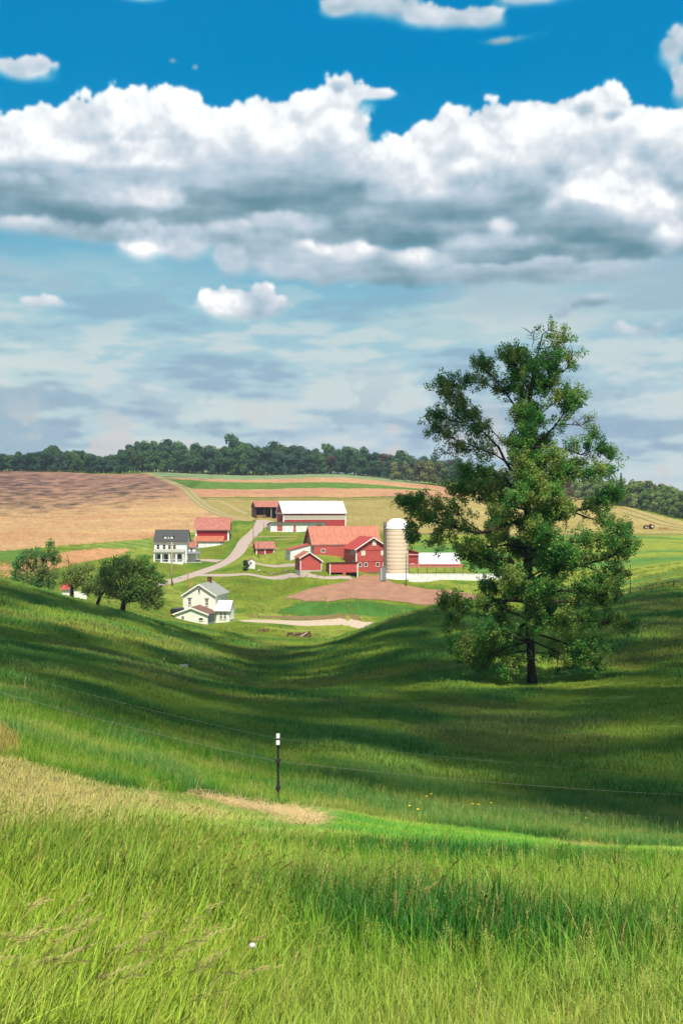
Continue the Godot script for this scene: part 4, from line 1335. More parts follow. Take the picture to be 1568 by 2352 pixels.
func farmhouse() -> void:
	var g := ground_spot(392, 319.0)
	var h := thing("farmhouse", "white two storey farmhouse with dark slate roof, dormer and columned front porch", "house", Vector3(spot(392, 1292.6, 319.0).x, g.y - 0.1, -319.0))
	gable(h, "x", -4.75, 4.75, -7.0, 0.0, -0.9, 6.1, 6.1, 9.3, -3.5, mats.white_wall, mats.slate, 0.35, 0.25)
	trim(h, [[Vector3(-5.0, 5.72, 0.02), Vector3(5.0, 5.98, 0.2)]], null, "cornice")
	for x in [-3.6, -1.85, -0.3, 1.15]:
		window(h, Vector3(x, 4.55, 0.0), 0.78, 1.3, 0, 1, 2)
	for z in [-1.6, -5.2]:
		window(h, Vector3(4.75, 4.5, z), 0.7, 1.3, 90, 1, 2)
		window(h, Vector3(4.75, 1.7, z), 0.7, 1.4, 90, 1, 2)
	window(h, Vector3(4.75, 7.3, -3.5), 0.5, 0.9, 90, 1, 2)
	# dormer with two tall sashes under a little hipped roof
	var d := new_st()
	box(d, Vector3(-2.0, 6.3, -2.4), Vector3(0.6, 7.75, -0.75))
	obj("dormer", d, mats.white_trim, h)
	window(h, Vector3(-1.08, 7.05, -0.75), 0.5, 0.95, 0, 1, 2)
	window(h, Vector3(-0.32, 7.05, -0.75), 0.5, 0.95, 0, 1, 2)
	var dr := new_st()
	var q := [Vector3(-2.3, 7.78, -0.5), Vector3(0.9, 7.78, -0.5), Vector3(0.9, 7.78, -3.2), Vector3(-2.3, 7.78, -3.2), Vector3(-0.7, 8.75, -1.7), Vector3(-0.7, 8.75, -3.2)]
	tri(dr, q[0], q[1], q[4])
	quad(dr, q[1], q[2], q[5], q[4])
	quad(dr, q[3], q[0], q[4], q[5])
	quad(dr, q[0], q[3], q[2], q[1])
	obj("dormer_roof", dr, mats.slate, h)
	# porch
	var pr := new_st()
	slab(pr, Vector2(2.0, 3.0), Vector2(0.03, 3.72), 0.2, 0.1, "x", -4.75, 4.25)
	obj("porch_roof", pr, mats.grey_roof, h)
	trim(h, [[Vector3(-4.6, 2.72, 1.78), Vector3(4.1, 2.98, 1.96)], [Vector3(-4.6, 0.0, 0.0), Vector3(4.1, 0.22, 2.05)], [Vector3(-2.9, -0.95, 1.9), Vector3(4.0, -0.02, 2.0)]], null, "porch_floor")
	for x in [-4.4, -2.35, -0.05, 1.95, 3.95]:
		var c := new_st()
		box(c, Vector3(x - 0.17, 0.22, 1.7), Vector3(x + 0.17, 2.72, 1.98))
		box(c, Vector3(x - 0.23, 0.22, 1.66), Vector3(x + 0.23, 0.5, 2.02))
		obj("column", c, mats.white_trim, h)
	for x in [-3.3, 2.6]:
		window(h, Vector3(x, 1.75, 0.0), 1.1, 1.35, 0, 1, 1)
	door(h, Vector3(-1.3, 0.25, 0.0), 1.0, 2.1, mats.dark, 0, 2)
	trim(h, [[Vector3(-2.2, 0.85, 1.8), Vector3(-0.3, 0.95, 1.9)], [Vector3(0.2, 0.85, 1.8), Vector3(1.8, 0.95, 1.9)], [Vector3(-4.2, 0.85, 1.8), Vector3(-2.6, 0.95, 1.9)]], null, "porch_rail")
	# back wing and its dark side porch
	gable(h, "x", 4.78, 6.9, -7.6, -2.8, -0.8, 4.4, 4.4, 5.6, -5.2, mats.white_wall, mats.pink_roof, 0.25, 0.2, 0.1, "wing_wall", "wing_roof")
	window(h, Vector3(5.7, 3.4, -2.8), 0.6, 1.1, 0, 1, 2)
	var sp := new_st()
	slab(sp, Vector2(-0.9, 2.5), Vector2(-2.78, 3.0), 0.2, 0.1, "x", 4.8, 8.4)
	obj("side_porch_roof", sp, mats.metal, h)
	trim(h, [[Vector3(5.0, 0.0, -1.1), Vector3(5.12, 2.5, -0.98)], [Vector3(6.6, 0.0, -1.1), Vector3(6.72, 2.5, -0.98)], [Vector3(8.1, 0.0, -1.1), Vector3(8.22, 2.5, -0.98)]], mats.metal, "side_porch_post")
	door(h, Vector3(5.8, 0.2, -2.8), 0.9, 2.0, mats.white_trim, 0, 2)
	var s := new_st()
	box(s, Vector3(4.9, -0.6, -2.6), Vector3(9.0, 0.12, -0.6))
	obj("step", s, mats.concrete, h)

func west_barn() -> void:
	var p := spot(487.5, 1242, 347.0)
	var h := thing("red_barn", "crimson barn with faded pink roof and lower white annex beside the farmhouse", "barn", Vector3(p.x, p.y, p.z), 3.0)
	gable(h, "x", -5.3, 5.3, -8.5, 0.0, -1.5, 3.7, 3.7, 7.2, -4.25, mats.crimson, mats.pink_roof, 0.55, 0.45)
	corner_boards(h, -5.3, 5.3, 0.0, 3.7, 3.7, -1.4, 0.5)
	var f := new_st()
	box(f, Vector3(3.6, -1.5, 0.0), Vector3(5.25, 0.1, 0.3))
	obj("foundation", f, mats.concrete, h)
	# annex in front, its own lower roof leaning on the barn
	var w := new_st()
	prism(w, PackedVector3Array([Vector3(3.6, -2.6, 5.0), Vector3(3.6, -2.6, 0.02), Vector3(3.6, 1.35, 0.02), Vector3(3.6, -0.1, 5.0)]), Vector3(-8.9, 0, 0))
	obj("annex_wall", w, mats.white_wall, h)
	var r := new_st()
	slab(r, Vector2(5.0, -0.1), Vector2(0.03, 1.4), 0.35, 0.1, "x", -5.6, 3.85)
	obj("annex_roof", r, mats.orange_roof, h)
	trim(h, [[Vector3(-5.25, -2.7, 5.02), Vector3(3.55, -2.1, 5.08)]], mats.concrete, "footing")
	door(h, Vector3(3.15, -2.1, 5.0), 0.5, 1.9, mats.grey_wood, 0, 2)

func open_shed() -> void:
	var p := spot(588, 1191, 385.0)
	var h := thing("open_shed", "brown open fronted hay shed with faded red roof left of the white roofed barn", "shed", p, 18.0)
	var L := 8.6
	var D := 6.0
	var st := new_st()
	prism(st, PackedVector3Array([Vector3(0.0, -1.2, 0.0), Vector3(0.0, -1.2, -D), Vector3(0.0, 4.2, -D), Vector3(0.0, 6.0, -D * 0.5), Vector3(0.0, 4.2, 0.0)]), Vector3(-0.15, 0, 0))
	prism(st, PackedVector3Array([Vector3(L, -1.2, 0.0), Vector3(L, -1.2, -D), Vector3(L, 4.2, -D), Vector3(L, 6.0, -D * 0.5), Vector3(L, 4.2, 0.0)]), Vector3(-0.15, 0, 0))
	box(st, Vector3(0.0, -1.2, -D), Vector3(L - 0.16, 4.2, -D + 0.15))
	obj("wall", st, mats.brown_wood, h)
	var r := new_st()
	slab(r, Vector2(0.0, 4.2), Vector2(-D * 0.5, 6.0), 0.5, 0.12, "x", -0.4, L + 0.3)
	slab(r, Vector2(-D, 4.2), Vector2(-D * 0.5, 6.0), 0.4, 0.12, "x", -0.4, L + 0.3)
	obj("roof", r, mats.pink_roof, h)
	trim(h, [[Vector3(5.4, -0.8, -0.2), Vector3(5.62, 4.15, 0.0)]], mats.pole_wood, "post")
	trim(h, [[Vector3(2.9, -0.8, -0.2), Vector3(3.06, 4.15, 0.0)]], mats.brown_wood, "post")
	var src: MeshInstance3D = null
	var k := 0
	for e in [[0.9, 0.0, -1.0], [2.0, 0.0, -1.0], [3.1, 0.0, -1.1], [0.9, 0.75, -1.0], [2.0, 0.75, -1.05], [3.1, 0.75, -1.0], [4.3, 0.0, -1.2], [5.1, 0.0, -1.6]]:
		if src == null:
			var b := new_st()
			cbox(b, Vector3(0, 0.36, 0), Vector3(1.06, 0.72, 1.3))
			cbox(b, Vector3(-0.25, 0.36, 0), Vector3(0.03, 0.75, 1.33))
			cbox(b, Vector3(0.25, 0.36, 0), Vector3(0.03, 0.75, 1.33))
			src = obj("hay_bale", b, mats.straw_bale)
		else:
			src = src.duplicate()
			src.name = numbered("hay_bale")
			add_child(src)
		tag(src, ["lower hay bale at the left of the open shed", "lower hay bale second from left in the open shed", "lower hay bale third from left in the open shed", "upper hay bale at the left of the stack in the open shed", "upper hay bale in the middle of the stack in the open shed", "upper hay bale at the right of the stack in the open shed", "single hay bale right of the stack in the open shed", "rightmost hay bale behind the pale post of the open shed"][k], "hay bale", "hay bales stacked in the open shed")
		src.transform = h.transform * Transform3D(Basis.IDENTITY, Vector3(e[0], e[1] - 0.25, e[2]))
		k += 1

func big_barn() -> void:
	var p := spot(650.4, 1212, 372.0)
	var h := thing("white_roofed_barn", "large red barn with white metal roof and long translucent strip under the eaves", "barn", p, 18.0)
	var L := 22.3
	var D := 9.0
	gable(h, "x", 0.0, L, -D, 0.0, -1.5, 5.0, 5.0, 8.9, -D * 0.5, mats.barn_red, mats.white_roof, 0.35, 0.3)
	trim(h, [[Vector3(0.1, 3.95, 0.0), Vector3(L - 0.1, 4.1, 0.07)], [Vector3(0.1, 2.75, 0.0), Vector3(L - 0.1, 2.9, 0.07)]], null, "trim")
	var panes := 14
	for i in panes:
		var s := new_st()
		var w := (L - 0.4) / panes
		box(s, Vector3(0.2 + i * w + 0.03, 2.9, 0.0), Vector3(0.2 + (i + 1) * w - 0.03, 3.95, 0.05))
		obj("panel", s, mats.get("fibreglass", mat("fibreglass", lin(212, 202, 176, 1.5), 0.5)), h)
	corner_boards(h, 0.0, L, 0.0, 5.0, 5.0, -1.4, 0.3)
	trim(h, [[Vector3(-0.06, 4.75, -D), Vector3(0.0, 5.0, 0.0)], [Vector3(-0.05, -1, -D - 0.02), Vector3(0.0, 4.75, -D + 0.25)]], null, "gable_trim")
	for z in [-2.6, -4.4, -6.4]:
		door(h, Vector3(0.0, -0.6, z), 1.7, 4.6, mats.deep_red, -90, 5)
	rake_side(h, 0.0, -D, 5.0, 8.9, 0.0)

func rake_side(root: Node3D, x: float, b0: float, eave: float, ridge: float, b1: float) -> void:   # pale edge boards on the left gable
	var st := new_st()
	var mid := (b0 + b1) / 2.0
	for s in [[b0 - 0.3, mid], [b1 + 0.3, mid]]:
		var slope: float = (ridge - eave) / absf(mid - b0)
		var y0: float = eave - 0.3 * slope
		var f := PackedVector3Array([Vector3(x - 0.36, y0 - 0.1, s[0]), Vector3(x - 0.36, ridge - 0.1, s[1]), Vector3(x - 0.36, ridge + 0.14, s[1]), Vector3(x - 0.36, y0 + 0.14, s[0])])
		if s[0] > mid:
			f.reverse()
		prism(st, f, Vector3(0.05, 0, 0))
	obj("rake_board", st, mats.white_trim, root)

func poultry_house() -> void:
	var p := spot(621.4, 1222.5, 360.0)
	var h := thing("poultry_house", "long low white shed on piers with two red doors below the white roofed barn", "shed", p, 16.0)
	var L := 18.4
	var D := 5.0
	var st := new_st()
	prism(st, PackedVector3Array([Vector3(L, 0.0, 0.0), Vector3(L, 0.0, -D), Vector3(L, 2.3, -D), Vector3(L, 3.15, 0.0)]), Vector3(-L, 0, 0))
	obj("wall", st, mats.white_wall, h)
	var r := new_st()
	slab(r, Vector2(-D, 2.3), Vector2(0.55, 3.24), 0.35, 0.1, "x", -0.35, L + 0.35)
	obj("roof", r, mats.dark_edge, h)
	trim(h, [[Vector3(-0.3, 3.06, 0.5), Vector3(L + 0.3, 3.16, 0.56)]], mats.grey_wood, "fascia")
	door(h, Vector3(3.1, 0.4, 0.0), 1.75, 2.0, mats.red, 0, 5)
	door(h, Vector3(8.1, 0.1, 0.0), 0.85, 2.2, mats.red, 0, 3)
	var v := new_st()
	box(v, Vector3(15.6, 1.55, 0.0), Vector3(17.3, 2.45, 0.05))
	obj("shutter", v, mats.red, h)
	for x in [0.2, 2.9, 5.9, 8.3, 11.6, 14.6, 17.8]:
		var b := new_st()
		box(b, Vector3(x - 0.3, -2.0, -0.5), Vector3(x + 0.3, -0.01, -0.05))
		obj("pier", b, mats.concrete, h)
		var b2 := new_st()
		box(b2, Vector3(x - 0.3, -2.0, -D + 0.1), Vector3(x + 0.3, -0.01, -D + 0.5))
		obj("pier", b2, mats.concrete, h)
	var s := new_st()
	box(s, Vector3(7.6, -1.6, 0.02), Vector3(8.7, -0.1, 0.7))
	obj("step", s, mats.concrete, h)

func small_shed() -> void:
	var p := spot(588, 1278, 325.0)
	var h := thing("small_shed", "small dark red shed with faded roof and two board doors between white posts", "shed", p, 14.0)
	var L := 5.5
	gable(h, "x", 0.0, L, -4.2, 0.0, -1.0, 2.5, 2.5, 4.2, -2.1, mats.deep_red, mats.pink_roof, 0.35, 0.3)
	trim(h, [[Vector3(-0.02, -0.8, -0.02), Vector3(0.3, 2.4, 0.06)]], null, "post")
	trim(h, [[Vector3(2.55, -0.8, -0.02), Vector3(2.85, 2.4, 0.06)]], null, "post")
	trim(h, [[Vector3(L - 0.3, -0.8, -0.02), Vector3(L + 0.02, 2.4, 0.06)]], null, "post")
	door(h, Vector3(1.42, -0.2, 0.0), 2.1, 2.2, mats.barn_red, 0, 6)
	door(h, Vector3(4.0, -0.2, 0.0), 2.2, 2.2, mats.crimson, 0, 6)

func privy() -> void:
	var p := spot(578, 1304, 303.0)
	var h := thing("tiny_white_shed", "tiny white gabled shed with one dark window beside the round bush", "shed", p, 8.0)
	gable(h, "z", -0.95, 0.95, -2.6, 0.0, -0.8, 1.85, 1.85, 2.6, 0.0, mats.white_wall, mats.orange_roof, 0.15, 0.15, 0.06)
	window(h, Vector3(-0.25, 1.3, 0.0), 0.55, 0.55, 0, 1, 1)
	var b := thing("bush", "round dark conifer bush beside the tiny white shed", "bush", ground_spot(564, 301.0))
	b.scale = Vector3(0.17, 0.17, 0.17)
	put("foliage", wood_crown(12.0, 17.0, 1300, 1.5, 2.2), crown_mat(lin(84, 106, 66, 1.9)), b)

func main_barn() -> void:
	var p := spot(719.6, 1301, 305.0)
	var h := thing("main_barn", "large red barn with broad orange metal roof in the middle of the farm", "barn", p, 14.0)
	var L := 18.9
	var D := 9.6
	gable(h, "x", 0.0, L, -D, 0.0, -0.2, 6.5, 6.5, 11.0, -D * 0.45, mats.barn_red, mats.orange_roof, 0.75, 0.7, 0.12)
	# the overhanging upper storey and the dark stable front under it
	var fb := new_st()
	box(fb, Vector3(0.0, 2.15, 0.02), Vector3(9.2, 5.95, 0.62))
	obj("forebay", fb, mats.red, h)
	var dk := new_st()
	box(dk, Vector3(0.25, -0.5, 0.005), Vector3(9.0, 2.14, 0.03))
	obj("stable_front", dk, mats.dark_edge, h)
	trim(h, [[Vector3(0.0, -0.5, 0.4), Vector3(0.22, 2.14, 0.62)], [Vector3(3.5, -0.5, 0.4), Vector3(3.72, 2.14, 0.62)], [Vector3(6.2, -0.5, 0.4), Vector3(6.42, 2.14, 0.62)]], mats.brown_wood, "post")
	window(h, Vector3(2.65, 4.4, 0.62), 1.0, 0.75, 0, 2, 1)
	trim(h, [[Vector3(8.85, 2.3, 0.63), Vector3(9.0, 6.4, 0.72)]], mats.deep_red, "downspout")
	var gw := new_st()
	for i in 8:
		var z0 := -D + i * D / 8.0
		box(gw, Vector3(-0.06 - 0.012 * (i % 2), -0.4, z0 + 0.03), Vector3(-0.005, 6.5 + 3.9 * (1.0 - absf((i + 0.5) / 4.4 - 1.0)), z0 + D / 8.0 - 0.03))
	obj("gable_board", gw, mats.grey_wood, h)
	rake_side2(h, 0.0, -D, 6.5, 11.0, -D * 0.45)
	# lean-to with a red roof against the left gable
	var w := new_st()
	prism(w, PackedVector3Array([Vector3(-6.3, -1.0, -1.0), Vector3(-0.08, -1.0, -1.0), Vector3(-0.08, 6.2, -1.0), Vector3(-6.3, 4.55, -1.0)]), Vector3(0, 0, -6.4))
	obj("lean_to_wall", w, mats.white_wall, h)
	var r := new_st()
	slab(r, Vector2(-6.3, 4.57), Vector2(-0.1, 6.22), 0.35, 0.1, "z", -7.7, -0.75)
	obj("lean_to_roof", r, mats.red_roof, h)
	for z in [-2.0, -3.4, -4.8, -6.2]:
		window(h, Vector3(-6.3, 3.5, z), 0.6, 1.0, -90, 1, 2)
		window(h, Vector3(-6.3, 1.0, z), 0.6, 1.0, -90, 1, 2)

func rake_side2(root: Node3D, x: float, b0: float, eave: float, ridge: float, mid: float) -> void:
	var st := new_st()
	for s in [[b0, -1.0], [0.0, 1.0]]:
		var f := PackedVector3Array([Vector3(x - 0.75, eave - 0.45, s[0] + 0.5 * s[1]), Vector3(x - 0.75, ridge - 0.12, mid), Vector3(x - 0.75, ridge + 0.13, mid), Vector3(x - 0.75, eave - 0.2, s[0] + 0.5 * s[1])])
		if s[1] > 0.0:
			f.reverse()
		prism(st, f, Vector3(0.045, 0, 0))
	obj("rake_board", st, mats.dark_edge, root)

func barn_wing() -> void:
	var p := spot(856.3, 1322, 294.0)
	var h := thing("gabled_barn", "red gable fronted barn wing with three white hatches, just left of the silo", "barn", p, 17.0)
	var W := 4.75
	gable(h, "z", -W, W, -11.0, 0.0, -0.4, 7.2, 7.2, 10.2, 0.0, mats.red, mats.red_roof, 0.6, 0.55, 0.12)
	rake(h, -W, 7.2, 0.0, 10.2, W, 7.2, 0.6, 0.6)
	var s := new_st()
	box(s, Vector3(-W - 0.06, -1.6, -10.9), Vector3(W + 0.06, 1.0, 0.06))
	obj("stone_foundation", s, mats.stone, h)
	trim(h, [[Vector3(-W - 0.02, 6.75, 0.0), Vector3(W + 0.02, 6.85, 0.05)], [Vector3(-W - 0.02, 3.7, 0.0), Vector3(W + 0.02, 3.8, 0.05)]], mats.deep_red, "batten")
	trim(h, [[Vector3(-W - 0.06, 1.0, -0.35), Vector3(-W + 0.2, 7.0, 0.05)]], null, "corner_board")
	for e in [[0.35, 8.0, 1.05, 1.35], [-2.75, 5.4, 1.15, 1.2], [2.75, 5.4, 1.1, 1.2]]:
		var d := new_st()
		box(d, Vector3(e[0] - e[2] / 2, e[1], 0.0), Vector3(e[0] + e[2] / 2, e[1] + e[3], 0.07))
		box(d, Vector3(e[0] - e[2] / 2 - 0.08, e[1] + e[3], 0.0), Vector3(e[0] + e[2] / 2 + 0.08, e[1] + e[3] + 0.1, 0.1))
		obj("hatch", d, mats.cream_white, h)
	for x in [-3.65, -2.0, 1.3, 3.2]:
		window(h, Vector3(x, 2.95, 0.0), 0.65, 0.95, 0, 1, 1)
	for z in [-2.0, -4.0]:
		window(h, Vector3(-W, 6.2, z), 0.3, 1.0, -90, 1, 1, null, mats.white_trim, "vent")
	window(h, Vector3(-W, 3.4, -1.6), 0.2, 0.9, -90, 1, 1, null, mats.dark, "vent")
	window(h, Vector3(-W, 3.4, -2.6), 0.2, 0.9, -90, 1, 1, null, mats.dark, "vent")

func gable_shed() -> void:
	var p := spot(709.7, 1316, 282.0)
	var h := thing("red_gabled_shed", "small red gabled shed with white trim and pale foundation left of the wagon shed", "shed", p, 17.0)
	var x0 := -2.35
	var x1 := 3.35
	gable(h, "z", x0, x1, -5.2, 0.0, -0.1, 4.0, 3.05, 5.35, 0.0, mats.red, mats.orange_roof, 0.4, 0.4, 0.1)
	rake(h, x0, 4.0, 0.0, 5.35, x1, 3.05, 0.44, 0.4)
	trim(h, [[Vector3(x0 - 0.03, 0.72, -0.03), Vector3(x0 + 0.16, 3.85, 0.05)], [Vector3(x1 - 0.16, 0.72, -0.03), Vector3(x1 + 0.03, 2.95, 0.05)]], null, "corner_board")
	var f := new_st()
	box(f, Vector3(x0 - 0.05, -1.2, -5.15), Vector3(x1 + 0.05, 0.7, 0.06))
	obj("foundation", f, mats.concrete, h)
	var s := new_st()
	for i in 4:
		box(s, Vector3(x1 + 0.1 + i * 0.35, -1.2 - i * 0.12, -0.6), Vector3(x1 + 0.45 + i * 0.35, 0.2 - i * 0.22, 0.2))
	obj("stone_step", s, mats.stone, h)

func wagon_shed() -> void:
	var p := spot(757, 1323, 280.0)
	var h := thing("wagon_shed", "low red open bottomed wagon shed in front of the main barn", "shed", p, 14.0)
	var L := 7.4
	var D := 4.0
	var w := new_st()
	box(w, Vector3(0.0, 0.85, -0.12), Vector3(L, 3.3, 0.0))
	box(w, Vector3(0.0, -0.8, -D), Vector3(L, 2.8, -D + 0.12))
	prism(w, PackedVector3Array([Vector3(0.0, -0.8, -0.13), Vector3(0.0, -0.8, -D + 0.13), Vector3(0.0, 2.8, -D + 0.13), Vector3(0.0, 3.3, -0.13)]), Vector3(0.1, 0, 0))
	prism(w, PackedVector3Array([Vector3(L, -0.8, -0.13), Vector3(L, -0.8, -D + 0.13), Vector3(L, 2.8, -D + 0.13), Vector3(L, 3.3, -0.13)]), Vector3(-0.1, 0, 0))
	obj("wall", w, mats.red, h)
	var r := new_st()
	slab(r, Vector2(-D, 2.8), Vector2(0.3, 3.42), 0.3, 0.1, "x", -0.25, L + 0.25)
	obj("roof", r, mats.dark_edge, h)
	for x in [-0.02, L - 0.2]:
		trim(h, [[Vector3(x, -0.6, -0.1), Vector3(x + 0.22, 3.25, 0.05)]], null, "post")
	trim(h, [[Vector3(3.4, -0.6, -0.14), Vector3(4.2, 0.84, 0.03)]], mats.red, "post")
	trim(h, [[Vector3(4.5, 0.1, -1.4), Vector3(7.0, 0.18, -1.3)], [Vector3(4.5, 0.45, -1.4), Vector3(7.0, 0.53, -1.3)], [Vector3(5.6, -0.4, -1.42), Vector3(5.7, 0.7, -1.28)]], mats.grey_wood, "rail")

func silo() -> void:
	var p := spot(913, 1336, 284.0)
	p.z -= 3.0
	var h := thing("silo", "tall tan stave silo with white domed cap and whitewashed base", "silo", p)
	var R := 2.98
	var top := 13.75
	# staves are laid in rings held by hoops: each ring a part
	var rings := 12
	var shades := []
	for i in 4:
		shades.append(mat("stave_%d" % i, lin(240 - i * 2, 222 - i * 2, 200 - i * 3, 1.1), 0.9, 0.0, noise_tex(80 + i, 0.08, Color(0.84, 0.82, 0.8), Color(1.06, 1.04, 1.02), 128, 4), Vector3(0.5, 0.5, 0.5)))
	for i in rings:
		var st := smooth_st()
		var a := 2.0 + (top - 2.0) * i / rings
		var b := 2.0 + (top - 2.0) * (i + 1) / rings
		lathe(st, PackedVector2Array([Vector2(R - 0.008, a), Vector2(R, a + 0.02), Vector2(R, b - 0.02), Vector2(R - 0.008, b)]), 40)
		obj("stave_ring", st, shades[(i * 7 + i / 3) % 4], h)
	for i in 24:
		var st := new_st()
		var y := 2.3 + (top - 2.5) * i / 23.0
		lathe(st, PackedVector2Array([Vector2(R + 0.002, y), Vector2(R + 0.01, y), Vector2(R + 0.01, y + 0.025), Vector2(R + 0.002, y + 0.025)]), 32)
		obj("hoop", st, mats.get("hoop", mat("hoop", lin(232, 210, 180, 1.15), 0.7)), h)
	var base := smooth_st()
	lathe(base, PackedVector2Array([Vector2(R + 0.12, -2.0), Vector2(R + 0.12, 2.0), Vector2(R - 0.1, 2.02)]), 40)
	obj("base", base, mats.white_wall, h)
	var dome := smooth_st()
	var prof := PackedVector2Array([Vector2(R + 0.08, top - 0.1), Vector2(R + 0.1, top + 0.12)])
	for i in 13:
		var t := PI / 2.0 * i / 12.0
		prof.append(Vector2(maxf(R * cos(t), 0.01), top + 0.12 + 2.5 * sin(t)))
	lathe(dome, prof, 40)
	obj("dome", dome, mat("dome_metal", Color(0.74, 0.75, 0.76), 0.45, 0.2), h)
	for i in 20:
		var rib := new_st()
		var a := TAU * i / 20.0
		var line := PackedVector3Array()
		var rad := PackedFloat32Array()
		for k in 8:
			var t := PI / 2.0 * k / 8.0
			line.append(Vector3(cos(a) * R * cos(t), top + 0.14 + 2.5 * sin(t), sin(a) * R * cos(t)))
			rad.append(0.035)
		tube(rib, line, rad, 4)
		obj("rib", rib, mats.dome_metal, h)
	# the unloading chute up the left side
	var ch := smooth_st()
	var cl := PackedVector3Array()
	var cr := PackedFloat32Array()
	for i in 14:
		cl.append(Vector3(-R - 0.22, 0.5 + 15.0 * i / 13.0, 0.55))
		cr.append(0.42)
	tube(ch, cl, cr, 12)
	obj("chute", ch, mat("chute_metal", lin(150, 136, 118, 1.5), 0.7, 0.1, noise_tex(85, 0.12, Color(0.55, 0.52, 0.5), Color(1.1, 1.1, 1.1), 128, 3), Vector3(0.8, 0.5, 0.8)), h)
	var cage := new_st()
	for i in 7:
		var a := PI * 0.75 + i * 0.16
		tube(cage, PackedVector3Array([Vector3(cos(a) * (R + 0.1), top - 0.9, -sin(a) * (R + 0.1)), Vector3(cos(a) * (R + 0.1), top + 0.95, -sin(a) * (R + 0.1))]), PackedFloat32Array([0.03, 0.03]), 4)
	lathe_arc(cage, R + 0.1, top + 0.9, PI * 0.75, PI * 0.75 + 0.96)
	obj("railing", cage, mats.grey_pole, h)
	# dark bin beside the silo
	var b := thing("feed_bin", "dark metal bin standing left of the silo base", "bin", spot(880, 1328, 281.0), 8.0)
	var bs := new_st()
	box(bs, Vector3(-0.3, -0.6, -1.2), Vector3(0.72, 2.75, 0.0))
	box(bs, Vector3(-0.36, 2.75, -1.26), Vector3(0.78, 2.85, 0.06))
	obj("body", bs, mats.metal, b)
	var bl := new_st()
	box(bl, Vector3(-0.72, -0.6, -1.0), Vector3(-0.31, 2.5, -0.05))
	for y in [0.3, 1.0, 1.7, 2.3]:
		box(bl, Vector3(-0.74, y, -1.02), Vector3(-0.305, y + 0.06, -0.02))
	obj("side_box", bl, mat("pale_metal", Color(0.42, 0.45, 0.48), 0.5, 0.2), b)
	# whitewashed yard wall
	var a0 := spot(940, 1335, 283.0)
	var wl := thing("yard_wall", "long low whitewashed wall running right from the silo", "wall", a0, 2.0)
	var n := 5
	for i in n:
		var ws := new_st()
		var y0 := -0.15 * i / n
		box(ws, Vector3(i * 5.0 - 0.3, -1.6, -0.3), Vector3(i * 5.0 + 4.68, 1.88 + y0, 0.0))
		box(ws, Vector3(i * 5.0 - 0.32, 1.88 + y0, -0.34), Vector3(i * 5.0 + 4.685, 1.96 + y0, 0.04))
		obj("wall_section", ws, mats.white_wall, wl)

func lathe_arc(st: SurfaceTool, r: float, y: float, a0: float, a1: float) -> void:
	var pts := PackedVector3Array()
	var rad := PackedFloat32Array()
	for i in 8:
		var a := lerpf(a0, a1, i / 7.0)
		pts.append(Vector3(cos(a) * r, y, -sin(a) * r))
		rad.append(0.03)
	tube(st, pts, rad, 4)

